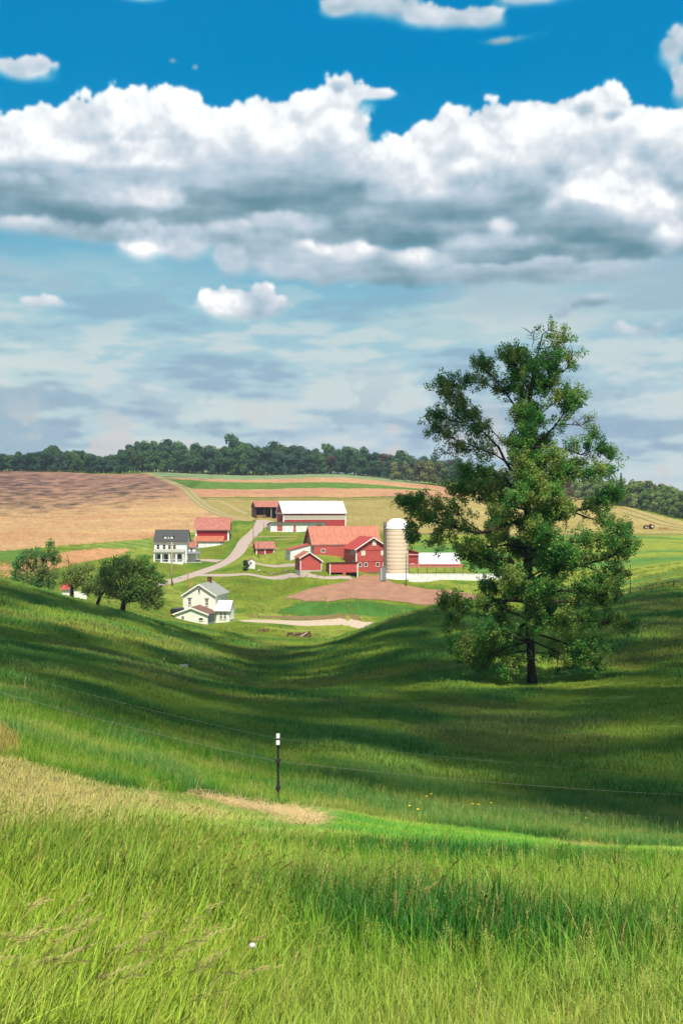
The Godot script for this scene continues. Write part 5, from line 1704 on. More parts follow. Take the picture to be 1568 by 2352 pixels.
func east_sheds() -> void:
	var p := spot(962, 1319, 301.0)
	var h := thing("red_end_shed", "narrow red shed end with white cornered wall right of the silo", "shed", p, 4.0)
	var w := new_st()
	prism(w, PackedVector3Array([Vector3(-7.0, -1.0, 0.0), Vector3(0.0, -1.0, 0.0), Vector3(0.0, 5.95, 0.0), Vector3(-3.5, 6.75, 0.0), Vector3(-7.0, 7.2, 0.0)]), Vector3(0, 0, -8.0))
	obj("wall", w, mats.barn_red, h)
	var r := new_st()
	slab(r, Vector2(0.0, 5.97), Vector2(-3.5, 6.77), 0.6, 0.1, "z", -8.3, 0.4)
	slab(r, Vector2(-3.5, 6.77), Vector2(-7.0, 7.22), 0.0, 0.1, "z", -8.3, 0.4)
	obj("roof", r, mats.red_roof, h)
	trim(h, [[Vector3(-0.2, -0.5, -0.2), Vector3(0.04, 5.85, 0.05)], [Vector3(-3.0, 5.4, 0.3), Vector3(0.6, 5.5, 0.42)]], null, "corner_board")
	window(h, Vector3(-1.9, 2.35, 0.0), 0.75, 1.05, 0, 1, 1)
	window(h, Vector3(-4.2, 2.35, 0.0), 0.75, 1.05, 0, 1, 1)
	# long open fronted shed with a white roof
	var q := spot(963.5, 1316, 303.0)
	var s := thing("open_barn", "long open sided barn with white roof right of the silo, partly behind the tall tree", "barn", q, 2.0)
	var L := 11.2
	var D := 7.5
	var rs := new_st()
	slab(rs, Vector2(0.0, 2.3), Vector2(-D * 0.5, 5.3), 0.3, 0.12, "x", 0.0, L)
	slab(rs, Vector2(-D, 2.3), Vector2(-D * 0.5, 5.3), 0.3, 0.12, "x", 0.0, L)
	obj("roof", rs, mats.white_roof, s)
	for i in 9:
		var ps := new_st()
		var x := 0.15 + (L - 0.3) * i / 8.0
		box(ps, Vector3(x - 0.08, -0.8, -0.3), Vector3(x + 0.08, 2.3, -0.12))
		obj("post", ps, mats.brown_wood, s)
		var ps2 := new_st()
		box(ps2, Vector3(x - 0.08, -0.8, -D + 0.1), Vector3(x + 0.08, 2.3, -D + 0.3))
		obj("post", ps2, mats.brown_wood, s)
	var bm := new_st()
	box(bm, Vector3(0.0, 2.05, -0.32), Vector3(L, 2.28, -0.31 + 0.18))
	obj("beam", bm, mats.dark_edge, s)
	var bk := new_st()
	box(bk, Vector3(0.0, -0.8, -D + 0.02), Vector3(L, 0.75, -D + 0.09))
	obj("back_wall", bk, mats.dark_edge, s)
	# red rails of the yard in front
	var f := thing("rail_fence", "pinkish red board rails along the barnyard behind the white wall", "fence", spot(938, 1313, 292.0), 2.0)
	for k in [[0.55, 1.02], [1.1, 1.5]]:
		var fr := new_st()
		box(fr, Vector3(0.0, k[0] + 0.6, 0.0), Vector3(14.5, k[1] + 0.55, 0.05))
		obj("rail", fr, mats.get("pink_rail", mat("pink_rail", lin(220, 132, 120, 1.45), 0.85)), f)
	for i in 7:
		var fp := new_st()
		box(fp, Vector3(i * 2.4, -1.2, -0.14), Vector3(i * 2.4 + 0.14, 2.1, -0.01))
		obj("post", fp, mats.brown_wood, f)

func white_house() -> void:
	var p := spot(457.7, 1430, 229.0)
	var h := thing("white_house", "cream white gabled house with low front wing and sunroom beside the pale lane", "house", p, -9.5)
	var W := 3.5
	gable(h, "z", -W, W, -9.8, 0.0, -1.0, 5.75, 5.75, 7.95, 0.0, mats.cream_wall, mats.grey_roof, 0.4, 0.35, 0.12)
	rake(h, -W, 5.75, 0.0, 7.95, W, 5.75, 0.39, 0.4, mats.cream_trim)
	window(h, Vector3(0.0, 6.55, 0.0), 0.32, 0.75, 0, 1, 1, mats.cream_trim, mats.pane)
	trim(h, [[Vector3(-0.35, 7.0, 0.0), Vector3(0.35, 7.14, 0.14)], [Vector3(-2.55, 5.08, 0.0), Vector3(-1.55, 5.2, 0.14)], [Vector3(1.15, 5.0, 0.0), Vector3(2.15, 5.12, 0.14)]], mats.grey_wood, "hood")
	window(h, Vector3(-2.05, 4.35, 0.0), 0.62, 1.3, 0, 1, 2, mats.cream_trim, mats.grey_pane)
	window(h, Vector3(1.65, 4.27, 0.0), 0.62, 1.3, 0, 1, 2, mats.cream_trim, mats.grey_pane)
	for z in [-4.6, -7.6]:
		window(h, Vector3(W, 4.4, z), 0.6, 1.2, 90, 1, 2, mats.cream_trim, mats.grey_pane)
	var ch := new_st()
	box(ch, Vector3(-0.3, 7.4, -7.6), Vector3(0.5, 9.0, -6.9))
	box(ch, Vector3(-0.37, 9.0, -7.67), Vector3(0.57, 9.14, -6.83))
	obj("chimney", ch, mats.brick, h)
	var an := new_st()
	tube(an, PackedVector3Array([Vector3(-0.1, 7.9, -1.4), Vector3(-0.1, 9.2, -1.4)]), PackedFloat32Array([0.025, 0.02]), 4)
	for k in 4:
		tube(an, PackedVector3Array([Vector3(-0.1 - 0.5 + k * 0.06, 8.75 + k * 0.13, -1.4), Vector3(-0.1 + 0.5 - k * 0.06, 8.75 + k * 0.13, -1.4)]), PackedFloat32Array([0.018, 0.018]), 4)
	obj("aerial", an, mats.wire, h)
	# low front wing
	var gx := 0.2
	gable(h, "z", gx - 3.45, gx + 3.45, 0.02, 6.2, -1.6, 2.35, 2.35, 3.6, gx, mats.cream_wall, mats.brown_roof, 0.35, 0.3, 0.1, "wing_wall", "wing_roof")
	var rk := Node3D.new()
	rk.name = "wing_edge"
	h.add_child(rk)
	rk.position = Vector3(gx, 0, 0)
	rake(rk, -3.45, 2.35, 0.0, 3.6, 3.45, 2.35, 6.54, 0.35, mats.cream_trim)
	window(h, Vector3(gx - 1.75, 1.2, 6.2), 0.55, 1.35, 0, 1, 2, mats.cream_trim, mats.grey_pane)
	window(h, Vector3(gx + 2.05, 1.35, 6.2), 0.85, 0.45, 0, 1, 1, mats.cream_trim, mats.pane)
	var sd := new_st()
	box(sd, Vector3(gx + 3.45, 0.55, 1.2), Vector3(gx + 3.5, 2.2, 5.9))
	obj("screen", sd, mat("screen_grey", lin(150, 148, 160, 1.2), 0.8), h)
	# sunroom on the right
	gable(h, "x", W + 0.02, W + 3.15, -3.3, 0.55, -1.2, 2.7, 2.7, 4.45, -1.4, mats.cream_wall, mats.white_roof, 0.3, 0.2, 0.1, "sunroom_wall", "sunroom_roof")
	for x in [W + 1.35, W + 2.2]:
		window(h, Vector3(x, 1.55, 0.55), 0.5, 1.25, 0, 1, 2, mats.cream_trim, mats.grey_pane)
	for z in [-0.05, -0.75, -1.45, -2.15]:
		window(h, Vector3(W + 3.15, 1.55, z), 0.42, 1.4, 90, 1, 2, mats.cream_trim, mats.grey_pane)
	window(h, Vector3(W + 3.15, 3.5, -1.4), 0.3, 0.4, 90, 1, 1, mats.cream_trim, mats.grey_pane)
	var sk := new_st()
	box(sk, Vector3(W + 0.02, -0.3, 0.56), Vector3(W + 3.25, -0.1, 0.72))
	obj("skirting", sk, mats.concrete, h)
	for i in 4:
		var sp := new_st()
		box(sp, Vector3(W + 3.3 + i * 0.45, -1.4, -1.6 + i * 0.1), Vector3(W + 3.75 + i * 0.45, 0.15 - i * 0.25, 0.2 + i * 0.15))
		obj("step", sp, mats.get("pale_stone", mat("pale_stone", lin(232, 212, 186, 1.8), 0.9)), h)
	# the vehicle parked at the far side of the wing
	var c := thing("parked_vehicle", "dark vehicle with orange lower edge half hidden behind the white house wing", "vehicle", spot(399.5, 1417, 224.0), -14.0)
	var b := new_st()
	prism(b, PackedVector3Array([Vector3(-0.8, 0.45, 0.0), Vector3(0.8, 0.45, 0.0), Vector3(0.8, 1.0, 0.0), Vector3(0.72, 1.65, -0.1), Vector3(-0.72, 1.65, -0.1), Vector3(-0.8, 1.0, 0.0)]), Vector3(0, 0, -3.6))
	obj("body", b, mat("dark_paint", Color(0.025, 0.022, 0.03), 0.35), c)
	var g := new_st()
	box(g, Vector3(-0.6, 1.05, -0.02), Vector3(0.6, 1.5, 0.015))
	obj("rear_window", g, mats.pane, c)
	var o := new_st()
	box(o, Vector3(-0.82, 0.4, -0.2), Vector3(0.82, 0.62, 0.06))
	obj("bumper", o, mat("orange_paint", lin(250, 140, 50, 1.4), 0.5), c)
	for e in [[-0.72, -0.6], [0.72, -0.6], [-0.72, -2.9], [0.72, -2.9]]:
		var wst := smooth_st()
		tube(wst, PackedVector3Array([Vector3(e[0] - 0.1, 0.32, e[1]), Vector3(e[0] + 0.1, 0.32, e[1])]), PackedFloat32Array([0.32, 0.32]), 14)
		obj("wheel", wst, mats.dark, c)

func low_shed() -> void:
	var h := thing("low_white_shed", "low white shed with small red roof glimpsed behind the orchard trunks", "shed", ground_spot(142, 196.0) + Vector3(0, 0.3, 0), 3.0)
	gable(h, "x", 0.0, 2.0, -2.2, 0.0, -1.5, 0.9, 0.9, 1.7, -1.1, mats.white_wall, mats.red_roof, 0.2, 0.15, 0.06)
	var w := new_st()
	box(w, Vector3(2.02, -1.5, -0.5), Vector3(4.4, 0.35, -0.2))
	obj("side_wall", w, mats.white_wall, h)

func pole(label: String, px: float, top: float, bottom: float, d: float, rad: float, m: Material, arms := true, category := "utility pole") -> Node3D:
	var p := spot(px, bottom, d)
	var g := ground_spot(px, d)
	var high := (bottom - top) / FOCAL * d
	var h := thing("utility_pole", label, category, Vector3(p.x, g.y, p.z))
	var st := smooth_st()
	tube(st, PackedVector3Array([Vector3(0, -0.5, 0), Vector3(0, high * 0.5, 0), Vector3(0.02, high + p.y - g.y, 0)]), PackedFloat32Array([rad, rad * 0.9, rad * 0.7]), 8)
	obj("shaft", st, m, h)
	if arms:
		var a := new_st()
		box(a, Vector3(-0.8, high * 0.93 + p.y - g.y, rad), Vector3(0.8, high * 0.93 + 0.12 + p.y - g.y, rad + 0.1))
		obj("cross_arm", a, m, h)
		for x in [-0.7, 0.7]:
			var i := new_st()
			box(i, Vector3(x - 0.05, high * 0.93 + 0.12 + p.y - g.y, rad + 0.01), Vector3(x + 0.05, high * 0.93 + 0.3 + p.y - g.y, rad + 0.09))
			obj("insulator", i, mats.concrete, h)
	return h

func cable(called: String, label: String, a: Vector3, b: Vector3, sag: float, rad: float, m: Material, category := "wire") -> void:
	var pts := PackedVector3Array()
	var r := PackedFloat32Array()
	for i in 13:
		var t := i / 12.0
		pts.append(a.lerp(b, t) - Vector3(0, sag * 4.0 * t * (1.0 - t), 0))
		r.append(rad)
	var st := smooth_st()
	tube(st, pts, r, 4)
	tag(obj(called, st, m), label, category)

func poles() -> void:
	pole("tall pale wooden pole standing in front of the farmhouse", 394.8, 1245, 1346, 283.0, 0.2, mats.pole_wood)
	pole("pale pole beside the crimson barn annex", 448.6, 1215, 1270, 330.0, 0.17, mats.concrete, false)
	pole("dark thin pole left of the gravel road near the hay shed", 581.7, 1194, 1242, 345.0, 0.1, mats.grey_pole, false)
	pole("dark thin pole in front of the small dark red shed", 593.7, 1222, 1279, 319.0, 0.1, mats.grey_pole, false)
	pole("short dark pole right of the gravel road by the long white shed", 605.2, 1199, 1223, 362.0, 0.09, mats.grey_pole, false)
	pole("dark pole standing in front of the silo base", 932.0, 1274, 1338, 277.0, 0.13, mats.grey_pole, false)
	pole("tall thin brown post behind the white house roof", 431.8, 1309, 1359, 255.0, 0.14, mats.brown_pole, false, "post")
	pole("short thick brown post behind the white house roof", 435.6, 1336, 1360, 254.0, 0.14, mats.brown_pole, false, "post")
	pole("thin grey pole at the edge of the bright pasture right of the tall tree", 1446.2, 1297, 1361, 176.0, 0.07, mats.grey_pole, false)
	cable("power_line", "upper power line crossing the pasture from the grey pole", spot(1446.2, 1312, 176.0), spot(1640, 1343, 168.0), 0.15, 0.022, mats.wire)
	cable("power_line", "lower power line crossing the pasture from the grey pole", spot(1446.2, 1316, 176.0), spot(1640, 1349, 168.0), 0.2, 0.022, mats.wire)
	cable("power_line", "upper power line crossing in front of the silo and barn", spot(757, 1268, 277.0), spot(1090, 1288, 277.0), 0.6, 0.018, mats.wire)
	cable("power_line", "lower power line crossing in front of the silo", spot(880, 1300, 277.0), spot(1090, 1312, 277.0), 0.4, 0.018, mats.wire)

func ruins() -> void:
	rng.seed = 12
	var src := new_st()
	var p := hit(661, 1463, 150.0)
	var r := thing("ruined_foundation", "larger ruined brick foundation with fallen pale beam in the hollow", "ruin", p, -4.0)
	for side in [[Vector3(0, 0, -0.9), Vector3(1, 0, 0), 11, 3], [Vector3(0, 0, 0), Vector3(0, 0, -1), 3, 3], [Vector3(3.5, 0, 0.2), Vector3(0.15, 0, -1), 5, 4], [Vector3(2.0, 0, 0.3), Vector3(1, 0, 0), 5, 1]]:
		for i in side[2]:
			for j in side[3]:
				if j == side[3] - 1 and rng.randf() < 0.3:
					continue
				var b := new_st()
				cbox(b, Vector3.ZERO, Vector3(0.32, 0.26, 0.26) * rng.randf_range(0.85, 1.05))
				var o := obj("stone", b, [mats.brick, mats.stone, mats.brown_wood][rng.randi() % 3], r)
				o.position = side[0] + side[1] * 0.33 * i + Vector3(rng.randf_range(-0.03, 0.03), 0.05 + j * 0.26, rng.randf_range(-0.04, 0.04))
				o.rotation.y = rng.randf_range(-0.15, 0.15)
	var bm := new_st()
	tube(bm, PackedVector3Array([Vector3(2.2, 0.15, 0.55), Vector3(3.5, 0.8, -1.2)]), PackedFloat32Array([0.09, 0.08]), 6)
	obj("beam", bm, mats.concrete, r)
	var q := hit(592, 1451, 150.0)
	var s := thing("ruined_foundation", "smaller low brown ruined wall left of the larger foundation", "ruin", q, 6.0)
	for i in 7:
		for j in 2:
			var b := new_st()
			cbox(b, Vector3.ZERO, Vector3(0.3, 0.25, 0.3) * rng.randf_range(0.85, 1.05))
			var o := obj("stone", b, [mats.brick, mats.stone, mats.brown_wood][rng.randi() % 3], s)
			o.position = Vector3(i * 0.3, 0.05 + j * 0.24, -0.02 * i + rng.randf_range(-0.03, 0.03))
	# the rubble row on the lawn in front of the tiny white shed
	var k := hit(593, 1312, 200.0)
	var e := hit(664, 1313, 200.0)
	var t := thing("stone_row", "low row of rubble stones on the lawn right of the tiny white shed", "stones", k)
	for i in 46:
		var b := smooth_st()
		var sz := rng.randf_range(0.16, 0.36)
		var prof := PackedVector2Array([Vector2(0.01, -sz * 0.5), Vector2(sz * 0.8, -sz * 0.2), Vector2(sz * 0.75, sz * 0.25), Vector2(0.01, sz * 0.6)])
		lathe(b, prof, 6)
		var o := obj("stone", b, [mats.stone, mats.concrete, mats.brown_wood, mats.stone][rng.randi() % 4], t)
		var at := k.lerp(e, clampf(i / 45.0 + rng.randf_range(-0.02, 0.02), 0, 1)) + Vector3(0, 0, rng.randf_range(-0.7, 0.7))
		at.y = height(at.x, at.z) + 0.12
		o.position = at - k
		o.rotation.y = rng.randf() * TAU
	src.clear()

func tractor() -> void:
	var p := ground_spot(1489, 447.0)
	var t := thing("tractor", "dark red tractor working in the straw coloured field on the right", "tractor", p, 8.0)
	var red := mat("tractor_red", lin(120, 44, 44, 1.5), 0.4)
	var body := new_st()
	box(body, Vector3(-2.0, 0.85, -0.45), Vector3(0.3, 1.55, 0.45))
	prism(body, PackedVector3Array([Vector3(0.3, 0.8, 0.5), Vector3(1.3, 0.8, 0.5), Vector3(1.3, 1.25, 0.5), Vector3(0.3, 1.5, 0.5)]), Vector3(0, 0, -1.0))
	obj("bonnet", body, red, t)
	for e in [[1.1, 0.85, 0.82], [-1.6, 0.6, 0.55]]:
		for s in [-1.0, 1.0]:
			var w := smooth_st()
			tube(w, PackedVector3Array([Vector3(e[0], e[1], s * 0.62), Vector3(e[0], e[1], s * 1.0)]), PackedFloat32Array([e[2], e[2]]), 18)
			var wheel := obj("wheel", w, mats.dark, t)
			var rim := smooth_st()
			tube(rim, PackedVector3Array([Vector3(e[0], e[1], s * 0.61), Vector3(e[0], e[1], s * 1.02)]), PackedFloat32Array([e[2] * 0.55, e[2] * 0.55]), 14)
			obj("rim", rim, mats.white_trim, wheel)
	var fd := new_st()
	for s in [-0.82, 0.82]:
		prism(fd, PackedVector3Array([Vector3(0.3, 1.3, s + 0.2), Vector3(1.9, 1.3, s + 0.2), Vector3(1.7, 1.78, s + 0.2), Vector3(0.6, 1.78, s + 0.2)]), Vector3(0, 0, -0.4))
	obj("fender", fd, red, t)
	var st := new_st()
	tube(st, PackedVector3Array([Vector3(-1.0, 1.5, 0.2), Vector3(-1.0, 2.6, 0.2)]), PackedFloat32Array([0.06, 0.05]), 6)
	obj("exhaust", st, mats.metal, t)
	var se := new_st()
	box(se, Vector3(0.55, 1.25, -0.25), Vector3(1.05, 1.4, 0.25))
	box(se, Vector3(0.98, 1.4, -0.25), Vector3(1.08, 1.85, 0.25))
	obj("seat", se, mats.dark, t)
	var wh := new_st()
	tube(wh, PackedVector3Array([Vector3(-0.1, 1.5, 0), Vector3(0.2, 1.9, 0)]), PackedFloat32Array([0.04, 0.04]), 6)
	obj("steering_column", wh, mats.dark, t)
	# the driver: one smooth body, seated, hands forward to the wheel
	var d := thing("person", "person in dark clothes and dark cap seated on the tractor", "person", Vector3(t.position.x, t.position.y, t.position.z), 8.0)
	var bs := smooth_st()
	tube(bs, PackedVector3Array([Vector3(0.78, 1.38, 0), Vector3(0.8, 1.55, 0), Vector3(0.77, 1.78, 0), Vector3(0.73, 1.98, 0), Vector3(0.71, 2.06, 0), Vector3(0.7, 2.12, 0)]), PackedFloat32Array([0.2, 0.2, 0.21, 0.2, 0.09, 0.06]), 10)
	for s in [-1.0, 1.0]:
		tube(bs, PackedVector3Array([Vector3(0.78, 1.45, s * 0.1), Vector3(0.4, 1.5, s * 0.14), Vector3(0.32, 1.46, s * 0.15), Vector3(0.28, 1.05, s * 0.15), Vector3(0.16, 1.0, s * 0.15)]), PackedFloat32Array([0.1, 0.085, 0.075, 0.05, 0.045]), 8)
		tube(bs, PackedVector3Array([Vector3(0.73, 1.96, s * 0.18), Vector3(0.6, 1.72, s * 0.24), Vector3(0.25, 1.86, s * 0.12)]), PackedFloat32Array([0.07, 0.055, 0.04]), 8)
	obj("body", bs, mat("dark_cloth", lin(70, 50, 58, 1.5), 0.9), d)
	var hd := smooth_st()
	var prof := PackedVector2Array()
	for i in 9:
		var a := -PI / 2 + PI * i / 8.0
		prof.append(Vector2(maxf(0.095 * cos(a), 0.003), 2.23 + 0.125 * sin(a)))
	lathe(hd, prof, 12)
	var head := obj("head", hd, mat("skin", lin(214, 160, 130, 1.6), 0.7), d)
	head.position = Vector3(0.69, 0, 0)
	var cp := smooth_st()
	lathe(cp, PackedVector2Array([Vector2(0.103, 2.26), Vector2(0.1, 2.33), Vector2(0.06, 2.38), Vector2(0.005, 2.39)]), 12)
	cbox(cp, Vector3(-0.11, 2.27, 0), Vector3(0.12, 0.015, 0.14))
	var cap := obj("cap", cp, mats.dark, d)
	cap.position = Vector3(0.69, 0, 0)
	# the hay rake behind it
	var k := thing("hay_rake", "orange hay rake pulled behind the dark red tractor", "farm implement", ground_spot(1512, 446.0), 8.0)
	var orange := mat("rake_orange", lin(226, 132, 92, 1.6), 0.6)
	var fr := new_st()
	tube(fr, PackedVector3Array([Vector3(-2.6, 0.75, 0), Vector3(0, 0.95, 0), Vector3(3.6, 0.7, 1.4)]), PackedFloat32Array([0.07, 0.08, 0.07]), 6)
	tube(fr, PackedVector3Array([Vector3(-0.3, 0.95, 0), Vector3(3.0, 0.8, -1.4)]), PackedFloat32Array([0.07, 0.06]), 6)
	obj("frame", fr, orange, k)
	for i in 6:
		var w := smooth_st()
		var c := Vector3(0.2 + i * 0.62, 0.62, 0.15 + i * 0.24)
		var ring := PackedVector3Array()
		var rad := PackedFloat32Array()
		for j in 15:
			var a := TAU * j / 14.0
			ring.append(c + Vector3(cos(a) * 0.6, sin(a) * 0.6, cos(a) * 0.1))
			rad.append(0.03)
		tube(w, ring, rad, 4)
		for j in 7:
			var a := TAU * j / 7.0
			tube(w, PackedVector3Array([c, c + Vector3(cos(a) * 0.72, sin(a) * 0.72, cos(a) * 0.1)]), PackedFloat32Array([0.02, 0.015]), 3)
		obj("rake_wheel", w, orange if i % 3 else mats.dark, k)

# ---------------------------------------------------------------- fences
func fence() -> void:
	var p := ground_spot(638.6, 20.0)
	var post := thing("fence_post", "dark steel fence post with white cap on the near wire fence", "fence post", p)
	var high := (1849.6 - 1687.0) / FOCAL * 20.0
	var st := new_st()
	box(st, Vector3(-0.022, -0.3, -0.006), Vector3(0.022, high - 0.03, 0.0))
	box(st, Vector3(-0.006, -0.3, 0.0005), Vector3(0.006, high - 0.03, 0.035))
	for i in 18:
		var y := 0.1 + i * (high - 0.25) / 18.0
		box(st, Vector3(-0.01, y, 0.036), Vector3(0.01, y + 0.02, 0.046))
	obj("shaft", st, mat("post_steel", Color(0.03, 0.032, 0.03), 0.6, 0.2), post)
	var cap := new_st()
	box(cap, Vector3(-0.032, high - 0.18, -0.02), Vector3(0.032, high - 0.085, 0.05))
	box(cap, Vector3(-0.03, high - 0.06, -0.02), Vector3(0.03, high + 0.01, 0.05))
	obj("cap", cap, mats.white_trim, post)
	var band := new_st()
	box(band, Vector3(-0.046, high - 0.085, -0.026), Vector3(0.046, high - 0.06, 0.056))
	obj("band", band, mats.dark, post)
	for y in [1747.0, 1809.0]:
		var cl := new_st()
		var h: float = (1849.6 - y) / FOCAL * 20.0
		box(cl, Vector3(-0.045, h - 0.03, -0.03), Vector3(0.045, h + 0.03, 0.055))
		obj("insulator", cl, mats.dark, post)
	var others := []
	for e in [[-250.0, 20.9], [1760.0, 24.2]]:
		others.append(ground_spot(e[0], e[1]))
	dup(post, "fence_post", "dark steel fence post of the near wire fence beyond the left edge", others[0], 0.0)
	dup(post, "fence_post", "dark steel fence post of the near wire fence beyond the right edge", others[1], 0.0)
	var m := mat("fence_wire", Color(0.2, 0.2, 0.16), 0.6)
	var names := ["top", "middle", "bottom"]
	var at := [high - 0.07, (1849.6 - 1748.0) / FOCAL * 20.0, (1849.6 - 1810.0) / FOCAL * 20.0]
	for k in 3:
		var pts := PackedVector3Array()
		var rad := PackedFloat32Array()
		for s in [[others[0], p], [p, others[1]]]:
			for i in 9:
				var t := i / 9.0
				var q: Vector3 = (s[0] as Vector3).lerp(s[1], t)
				var rise: float = at[k] - 0.1 * 4.0 * t * (1.0 - t)
				pts.append(Vector3(q.x, q.y + rise, q.z + 0.03))
				rad.append(0.002 if k == 1 else 0.0011)
		var ws := smooth_st()
		tube(ws, pts, rad, 4)
		tag(obj("fence_wire", ws, m), "%s strand of pale wire strung along the near fence" % names[k], "wire")
	var tie := new_st()
	tube(tie, PackedVector3Array([Vector3.ZERO, Vector3(0.012, 0.22, 0)]), PackedFloat32Array([0.006, 0.004]), 5)
	var o := obj("wire_stay", tie, mats.pole_wood)
	o.position = spot(57.7, 1581, 20.4)
	tag(o, "small pale stay tied to the middle fence wire at the left", "stake")
	# the little posts down in the hollow
	var src := thing("small_post", "", "fence post", Vector3.ZERO, 0.0, "small white topped posts in the hollow")
	var ss := new_st()
	box(ss, Vector3(-0.025, -0.2, -0.025), Vector3(0.025, 0.6, 0.025))
	obj("shaft", ss, mats.post_steel, src)
	var sc := new_st()
	box(sc, Vector3(-0.035, 0.605, -0.035), Vector3(0.035, 0.76, 0.035))
	obj("cap", sc, mats.pole_wood, src)
	var k := 0
	var names2 := ["leftmost small post in the hollow, left of the little grey sign", "small white topped post just right of the little grey sign", "third small post from the left along the upper row in the hollow", "fourth small post from the left along the upper row in the hollow", "rightmost post of the upper row in the hollow", "short stub of a post nearest the sign in the lower row", "tall dark post in the middle of the lower row in the hollow", "fifth post from the right end beside the middle lower post", "second post from the right end in the hollow", "rightmost small post in the hollow before the rising slope"]
	for e in [[379, 1537, 1.0], [431, 1539, 1.05], [498, 1540, 0.8], [557.5, 1538, 0.75], [599.6, 1538, 0.8], [514.4, 1553, 0.45], [591.7, 1563, 1.15], [658, 1557, 1.15], [699.5, 1553, 0.9], [733, 1554, 1.25]]:
		var at_ := hit(e[0], e[1], 20.0)
		var q := src if k == 0 else dup(src, "small_post", "", Vector3.ZERO, 0.0)
		q.position = at_
		q.rotation.z = rng.randf_range(-0.08, 0.08)
		q.scale = Vector3(1, e[2], 1)
		q.set_meta("label", names2[k])
		k += 1
	var sg := thing("small_sign", "little grey sign board standing in the shaded grass of the hollow", "sign", hit(423, 1542, 20.0), 4.0)
	var sb := new_st()
	box(sb, Vector3(-0.25, 0.2, 0.0), Vector3(0.25, 0.5, 0.03))
	obj("board", sb, mats.pale_metal, sg)
	var sl := new_st()
	box(sl, Vector3(-0.03, -0.2, -0.04), Vector3(0.03, 0.55, -0.003))
	obj("post", sl, mats.post_steel, sg)
	# posts along the pasture edge at the right
	var rsrc: Node3D = null
	k = 0
	var names3 := ["leftmost post of the pasture fence at the right", "second post of the pasture fence at the right, paired with the third", "third post of the pasture fence at the right, paired with the second", "fourth post of the pasture fence at the right", "fifth post of the pasture fence at the right, before the shadow", "rightmost post of the pasture fence at the right"]
	for e in [[1469, 1.0], [1480, 0.95], [1483.5, 1.0], [1498, 0.95], [1521.3, 1.05], [1545, 1.25]]:
		var q: Node3D
		if rsrc == null:
			rsrc = thing("pasture_post", "", "fence post", Vector3.ZERO, 0.0, "posts along the pasture edge")
			var rs := new_st()
			tube(rs, PackedVector3Array([Vector3(0, -0.3, 0), Vector3(0, 1.1, 0)]), PackedFloat32Array([0.075, 0.065]), 7)
			obj("shaft", rs, mats.brown_wood, rsrc)
			q = rsrc
		else:
			q = dup(rsrc, "pasture_post", "", Vector3.ZERO, 0.0)
		q.position = ground_spot(e[0], 164.0)
		q.rotation.z = rng.randf_range(-0.1, 0.06)
		q.scale = Vector3(1, e[1], 1)
		q.set_meta("label", names3[k])
		k += 1

# ---------------------------------------------------------------- grass
func blades(count: int, tall_: float, wide: float, spread: float, bend: float, lean := 0.0) -> ArrayMesh:
	var st := SurfaceTool.new()
	st.begin(Mesh.PRIMITIVE_TRIANGLES)
	for i in count:
		var a := rng.randf() * TAU
		var at := Vector3(cos(a), 0, sin(a)) * spread * sqrt(rng.randf())
		var b := rng.randf() * TAU
		var out := Vector3(cos(b), 0, sin(b))
		var len_ := tall_ * rng.randf_range(0.5, 1.1)
		var bd := bend * rng.randf_range(0.3, 1.5)
		var w := wide * rng.randf_range(0.7, 1.3)
		var side := out.cross(Vector3.UP).rotated(Vector3.UP, rng.randf_range(-0.9, 0.9))
		var f := rng.randf_range(0.35, 1.55)
		var col := Color(f * rng.randf_range(0.75, 1.2), f, f * rng.randf_range(0.6, 1.1))
		if rng.randf() < 0.08:
			col = Color(1.9, 1.35, 1.9) * 0.9
		var pts := []
		for k in 4:
			var t: float = [0.0, 0.4, 0.75, 1.0][k]
			pts.append(at + Vector3.UP * len_ * t * (1.0 - 0.3 * bd * t) + (out * bd + Vector3(lean, 0, 0)) * len_ * t * t * 0.75)
		for k in 3:
			var w0: float = w * [1.0, 0.85, 0.55, 0.0][k]
			var w1: float = w * [1.0, 0.85, 0.55, 0.0][k + 1]
			st.set_color(col)
			var q := [pts[k] - side * w0 * 0.5, pts[k] + side * w0 * 0.5, pts[k + 1] + side * w1 * 0.5, pts[k + 1] - side * w1 * 0.5]
			for c in ([0, 1, 2, 0, 2, 3] if k < 2 else [0, 1, 2]):
				st.add_vertex(q[c])
	return st.commit()

